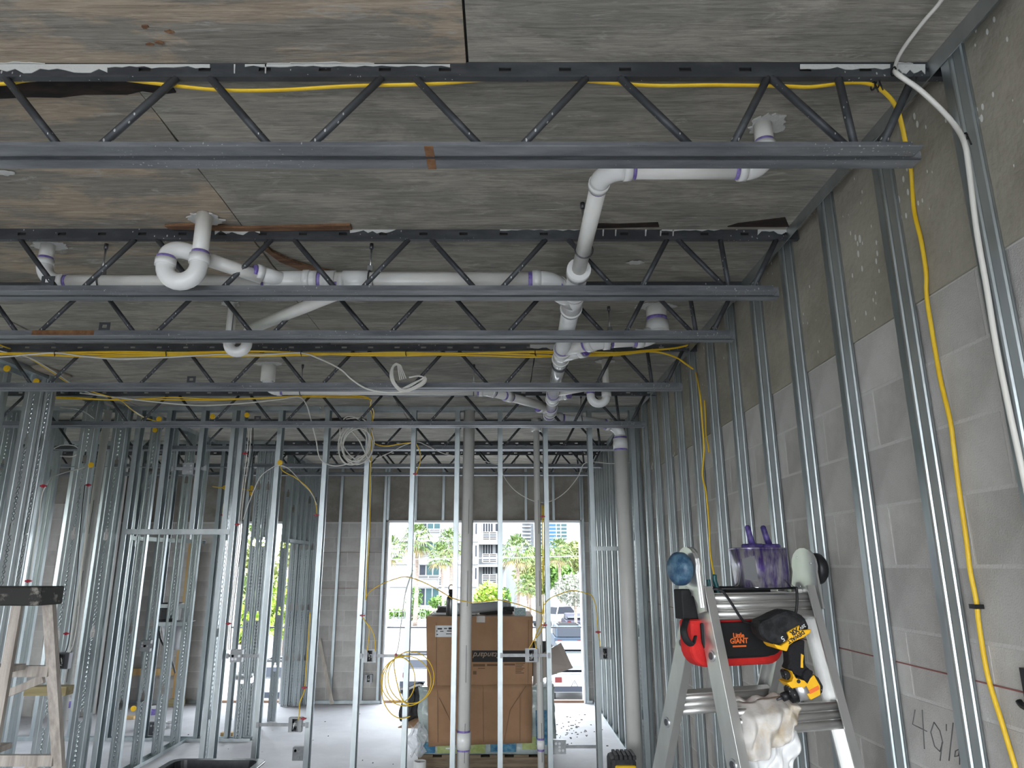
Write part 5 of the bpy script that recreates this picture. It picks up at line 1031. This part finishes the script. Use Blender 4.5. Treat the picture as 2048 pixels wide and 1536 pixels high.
# tower
TY = 620.0
tw = thing('high_rise', 'distant blue glass high-rise tower with pale floor bands', 'building', (pt(1092, TY), TY, G))
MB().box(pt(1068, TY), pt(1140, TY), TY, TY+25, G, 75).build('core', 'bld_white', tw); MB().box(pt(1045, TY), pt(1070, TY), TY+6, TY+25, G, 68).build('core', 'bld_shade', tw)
for k in range(15):
    z = pz(1096-7.25*k, TY); h = 1.9
    for a, b in ((1078, 1085), (1098, 1113), (1115, 1122), (1124, 1135)): MB().box(pt(a, TY), pt(b, TY), TY-.6, TY-.3, z, z+h).build('window_band', 'glass_blue' if a == 1098 else 'glass_teal', tw)
    MB().box(pt(1044, TY), pt(1062, TY), TY-1, TY+6, z-.6, z+.2).build('balcony', 'bld_white', tw)
hs = thing('house', 'small white house with a low roof among the far trees', 'building', (pt(1143, 130), 130, G)); MB().box(pt(1125, 130), pt(1175, 130), 130, 140, G, pz(1134, 130)).build('wall', 'bld_white', hs)
for x in (1131, 1136): MB().box(pt(x, 130), pt(x+2.5, 130), 129.9, 130, pz(1141, 130), pz(1137, 130)).build('window', 'glass_dark', hs)
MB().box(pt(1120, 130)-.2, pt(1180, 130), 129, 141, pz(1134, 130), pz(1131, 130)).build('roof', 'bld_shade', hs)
h2 = thing('far_house', 'pale building with small dark windows right of the tower', 'building', (pt(1160, 300), 300, G)); MB().box(pt(1137, 300), pt(1200, 300), 300, 320, G, pz(1078, 300)).build('wall', 'bld_white', h2)
for x, y in ((1138, 1090), (1143, 1090), (1153, 1082), (1153, 1091), (1138, 1098), (1143, 1098)): MB().box(pt(x, 300), pt(x+1.6, 300), 299.8, 300, pz(y+3, 300), pz(y, 300)).build('window', 'glass_dark', h2)
# palms
def fan(rad, n=11, seed=0):
    rnd = random.Random(seed); m = MB(); return m
def palm_crown(seed, nf=46, R=1.0):
    rnd = random.Random(seed); g = MB(); d = MB()
    for k in range(nf):
        az = k*2.399963; el = 1.35-2.1*(k/nf); L = R*rnd.uniform(.55, .75); dirv = V((math.cos(az)*math.cos(el), math.sin(az)*math.cos(el), math.sin(el)))
        hub = dirv*L*.75+V((0, 0, -.12*L*(k/nf))); side = dirv.cross(V((0, 0, 1))).normalized() if abs(dirv.z) < .98 else V((1, 0, 0)); m = d if k > nf*.86 else g
        m.add([V((0, 0, 0))+side*.012*R, V((0, 0, 0))-side*.012*R, hub], [(0, 1, 2)])
        for j in range(11):
            a = (j-5)/5*1.25; b = (dirv*math.cos(a)+side*math.sin(a)).normalized(); ln = R*rnd.uniform(.42, .55); tip = hub+b*ln+V((0, 0, -ln*rnd.uniform(.2, .55))); mid = hub+b*ln*.5; q = b.cross(V((0, 0, 1))).normalized()*R*.03
            m.add([hub, mid+q, tip, mid-q], [(0, 1, 2, 3)])
    return g, d
crowns = []
for s in range(3): g, d = palm_crown(s); crowns.append((g.mesh('frond_crown', 'frond'), d.mesh('dry_fronds', 'frond_dry')))
def palm(label, px, py, Y, R, k, bend=0):
    c = PY(px, py, Y); base = V((pt(px+bend, Y), Y, G)); t = thing('palm_tree', label, 'palm tree', base, 'cabbage palms around the parking lot')
    MB().tube(spline([base, lerp(base, c, .5)+V((.1, 0, 0)), c], 6), [.17*R/1.6]*4+[.13*R/1.6]*9, 10).build('trunk', 'trunk', t)
    for me in crowns[k % 3]: o = inst(me.name.split('.')[0], me, t, c); o.scale = (R, R, R*1.05); o['kind'] = 'stuff'
palm('tallest left palm, its crown against the white apartment block', 833, 1080, 68, 2.1, 0)
palm('palm with a full crown just left of the thick riser', 901, 1088, 72, 2.0, 1)
palm('lower palm leaning between the two left palms', 882, 1112, 66, 1.6, 2, 6)
palm('palm half hidden at the left edge of the big window', 778, 1100, 64, 1.8, 1, -8)
palm('single palm right of the apartment block, before the tower', 1034, 1103, 62, 1.9, 2)
palm('hazy palm in front of the blue glass tower', 1117, 1105, 70, 1.8, 0)
palm('low palm beside the entrance canopy', 1053, 1172, 60, 1.2, 1)
palm('palm seen through the narrow left window', 500, 1090, 60, 2.4, 0)
palm('low palm with long leaves in the narrow left window', 487, 1215, 42, 2.2, 2)
# leafy masses
def foliage(name, label, cx, cy, Y, rx, rz, n, s, m, cat='bush', ry=None, grp=None, base=None):
    c = PY(cx, cy, Y); t = thing(name, label, cat, (c.x, Y, G), grp); g = MB(); ry = ry or rx
    for _ in range(n):
        while True:
            p = V((random.uniform(-1, 1), random.uniform(-1, 1), random.uniform(-1, 1)))
            if .35 < p.length < 1: break
        q = c+V((p.x*rx, p.y*ry, p.z*rz)); a = V((random.gauss(0, 1), random.gauss(0, 1), random.gauss(0, 1))).normalized(); b = a.cross(V((random.gauss(0, 1), random.gauss(0, 1), 1))).normalized(); u = s*random.uniform(.6, 1.3)
        g.add([q-a*u, q+b*u*.45, q+a*u, q-b*u*.45], [(0, 1, 2, 3)])
    o = g.build('foliage', m, t); o['kind'] = 'stuff'
    MB().cyl((c.x, Y, G), (c.x, Y, c.z), max(.05, rx*.07), 8).build('stem', 'trunk', t)
foliage('shrub', 'bright lime shrub below the narrow balconies', 978, 1192, 55, 1.2, 1.0, 900, .22, 'leaf_lime'); foliage('shrub', 'green shrub just right of the lime shrub', 1008, 1196, 55, .55, .8, 400, .2, 'leaf')
foliage('shrub', 'white flowering shrub at the right of the big window', 1150, 1180, 56, 1.7, 1.25, 1500, .16, 'leaf_pale'); foliage('shrub', 'small green bush beside the left palm trunk', 876, 1205, 70, .9, .6, 350, .2, 'leaf'); foliage('shrub', 'ragged bush under the tallest left palm', 828, 1198, 70, .8, 1.2, 350, .2, 'leaf'); foliage('hedge', 'low hedge along the white railing', 820, 1228, 74, 3.2, .5, 700, .2, 'leaf', ry=.5)
foliage('tree', 'green tree crown below the tower behind the thin riser', 1078, 1140, 90, 2.4, 3.0, 1300, .4, 'leaf', 'tree'); foliage('tree', 'yellow-green tree mass right of the hazy palm', 1148, 1115, 105, 3.2, 2.3, 1300, .4, 'leaf_olive', 'tree'); foliage('tree', 'dark green tree beside the single palm', 1060, 1150, 84, 1.9, 2.6, 900, .35, 'leaf_olive', 'tree'); foliage('tree', 'green tree between hazy palm and house', 1118, 1150, 86, 1.8, 1.6, 800, .32, 'leaf', 'tree')
foliage('tree', 'sunlit tree filling the narrow left window', 496, 1160, 50, 2.2, 2.6, 1500, .3, 'leaf_olive', 'tree'); foliage('shrub', 'bright shrub low in the narrow left window', 478, 1255, 40, 2.0, 1.2, 1000, .25, 'leaf_lime'); foliage('tree', 'lime leaves beside the back stud cluster', 567, 1215, 42, 1.0, 1.8, 800, .22, 'leaf_lime', 'tree'); foliage('tree', 'hanging leaves above the lime leaves by the back stud cluster', 580, 1100, 45, .7, 1.2, 350, .2, 'leaf_olive', 'tree')
for k in range(5): foliage('tree', ('first', 'second', 'third', 'fourth', 'fifth')[k]+' garden tree outside the left side windows, counted from the front', 0, 0, 1, 0, 0, 0, 1, 'leaf', 'tree') if 0 else None
# overhead wire
o = MB().tube([V((pt(500, 50), 50, pz(1123, 50))), V((pt(1000, 50), 50, pz(1116, 50))), V((pt(1300, 50), 50, pz(1109, 50)))], .03, 6).build('overhead_wire', 'bld_white', None); tag(o, 'thin pale overhead utility wire crossing the window view', 'wire')
# cars
mat('lamp_red', (.06, .012, .012), .5, ior=1.2)
def car(label, x, y, rz, col, L=4.5, W=1.85, H=1.5, kind='sedan', name='car'):
    mname = 'paint_%s' % name+str(len(M)); mat(mname, col, .5, ior=1.22)
    t = thing(name, label, 'car', (x, y, G), 'parked vehicles', rz, True)
    h = H; b = MB()
    if kind == 'sedan': side = [(-L/2, .35), (L/2, .35), (L/2, .8), (L/2-.9, .98), (-L/2+.7, 1.0), (-L/2, .9)]; cab = [(L/2-1.5, .98), (L/2-2.2, H), (-L/2+1.5, H), (-L/2+.5, 1.0)]
    elif kind == 'suv': side = [(-L/2, .4), (L/2, .4), (L/2, .95), (L/2-1.0, 1.1), (-L/2, 1.1)]; cab = [(L/2-1.2, 1.1), (L/2-1.8, H), (-L/2+.25, H), (-L/2+.02, 1.1)]
    elif kind == 'pickup': side = [(-L/2, .5), (L/2, .5), (L/2, 1.1), (-L/2, 1.15)]; cab = [(L/2-1.3, 1.1), (L/2-2.0, H), (L/2-3.4, H), (L/2-3.6, 1.12)]
    else: side = [(-L/2, .4), (L/2, .4), (L/2, 1.0), (L/2-.6, 1.2), (-L/2, 1.2)]; cab = [(L/2-.6, 1.2), (L/2-1.3, H), (-L/2+.08, H), (-L/2, 1.2)]
    b.prism(side, (0, -W/2, 0), (1, 0, 0), (0, 0, 1), (0, W, 0)).build('body', mname, t, bevel=.06)
    MB().prism(cab, (0, -W/2+.1, 0), (1, 0, 0), (0, 0, 1), (0, W-.2, 0)).build('cabin', mname, t, bevel=.06)
    cx = sum(a for a, _ in cab)/4; gl = [(cx+(a-cx)*.92, z if z > 1.2 else z) for a, z in cab]; g2 = [(a, lerp(1.12, z, .9) if z > 1.3 else z+.06) for a, z in gl]
    MB().prism(g2, (0, -W/2+.08, 0), (1, 0, 0), (0, 0, 1), (0, W-.16, 0)).build('side_windows', 'glass_dark', t)
    zr0, zr1 = 1.15, H-.12; MB().obox(((cab[2][0]+cab[3][0])/2-.04, 0, (zr0+zr1)/2), (0, W/2-.22, 0), ((cab[2][0]-cab[3][0])*.42, 0, (zr1-zr0)/2), (.02, 0, 0)).build('rear_window', 'glass_dark', t)
    MB().obox(((cab[0][0]+cab[1][0])/2+.04, 0, (zr0+zr1)/2), (0, W/2-.22, 0), ((cab[1][0]-cab[0][0])*.42, 0, (zr1-zr0)/2), (.02, 0, 0)).build('windscreen', 'glass_dark', t)
    wm = MB().cyl((0, -.12, 0), (0, .12, 0), .34, 18).mesh('wheel', 'black_rubber')
    for a in (-L/2+.85, L/2-.85):
        for s in (-1, 1): inst('wheel', wm, t, (a, s*(W/2-.1), .342))
    for s in (-1, 1): MB().box(-L/2-.03, -L/2+.05, s*(W/2-.3)-.14, s*(W/2-.3)+.14, .75, .95).build('tail_light', 'lamp_red', t)
    MB().box(-L/2-.06, -L/2+.08, -W/2+.05, W/2-.05, .4, .6).build('bumper', 'glass_dark', t)
    if kind == 'suv':
        for s in (-1, 1): MB().cyl((-L/2+.5, s*.6, H+.06), (L/2-2.0, s*.6, H+.06), .03, 8).build('roof_rail', 'black', t)
        for a in (-L/2+.7, -L/2+1.6): MB().box(a-.04, a+.04, -.65, .65, H-.01, H+.09).build('roof_bar', 'black', t)
    return t
PI2 = math.pi/2
car('dark blue off-roader with roof rack and sunshades parked on the right', pt(1131, 46)+.1, 47.5, PI2, (.03, .042, .06), 4.3, 1.85, 1.75, 'suv')
car('silver blue sedan parked just before the dark off-roader', pt(1146, 38), 40.2, PI2, (.12, .15, .18), 4.5, 1.85, 1.4)
vn = car('white car with a warning triangle sticker near the big window', pt(1142, 31), 33, PI2, (.26, .265, .27), 4.8, 1.9, 1.42)
car('white pickup truck parked far right in the lot', pt(1118, 66), 67, PI2*.35, (.25, .255, .26), 5.4, 1.95, 1.85, 'pickup')
car('dark grey sedan beside the white pickup', pt(1148, 62), 63, PI2, (.03, .028, .04), 4.5, 1.85, 1.45)
car('white hatchback partly hidden behind the carton', pt(851, 33), 34, PI2, (.22, .23, .255), 4.2, 1.8, 1.55, 'suv')
car('white parked car seen through the narrow left window', pt(470, 33)-.8, 37, 0, (.25, .26, .27), 4.5, 1.85, 1.45); car('pale wagon by the back stud cluster outside', pt(572, 30), 31.5, PI2, (.24, .25, .26), 4.5, 1.85, 1.6, 'suv')
mat('sign_black', (.03, .03, .03), .7); rear = 30.5-2.4
tri = [V((.62*math.cos(a), 0, .62*math.sin(a))) for a in (PI2, PI2+2.094, PI2+4.189)]
MB().tube([V((-2.415, 0, .0))+V((0, -p.x*.26, .68+p.z*.26)) for p in tri], .016, 5, closed=True).build('warning_triangle', 'sign_black', vn)
text('!', .2, 'sign_black', vn, frame((-2.42, 0, .68), (0, -1, 0), (0, 0, 1)))
for k, l in enumerate((.38, .3, .16)): MB().box(-2.42, -2.412, -.3-l*1.5, -.3, .80-.09*k, .825-.09*k).build('print_line', 'sign_black', vn)
# garden trees outside the left windows, which tint the light on the studs
for k, (y, mm) in enumerate(((1.0, 'leaf_olive'), (5.5, 'leaf'), (9.5, 'leaf_lime'))):
    t = thing('tree', ('front', 'middle', 'rear')[k]+' garden tree outside the left side windows', 'tree', (-13, y, G)); g = MB()
    for _ in range(900):
        p = V((random.gauss(0, .5), random.gauss(0, .5), random.gauss(0, .5))); q = V((-13, y, 1.0))+V((p.x*2.2, p.y*2.6, p.z*2.6)); a = V((random.gauss(0, 1), random.gauss(0, 1), random.gauss(0, 1))).normalized(); b = a.cross(V((.3, .2, 1))).normalized()
        g.add([q-a*.35, q+b*.16, q+a*.35, q-b*.16], [(0, 1, 2, 3)])
    o = g.build('foliage', mm, t); o['kind'] = 'stuff'; MB().cyl((-13, y, G), (-13, y, 1), .16, 8).build('trunk', 'trunk', t)
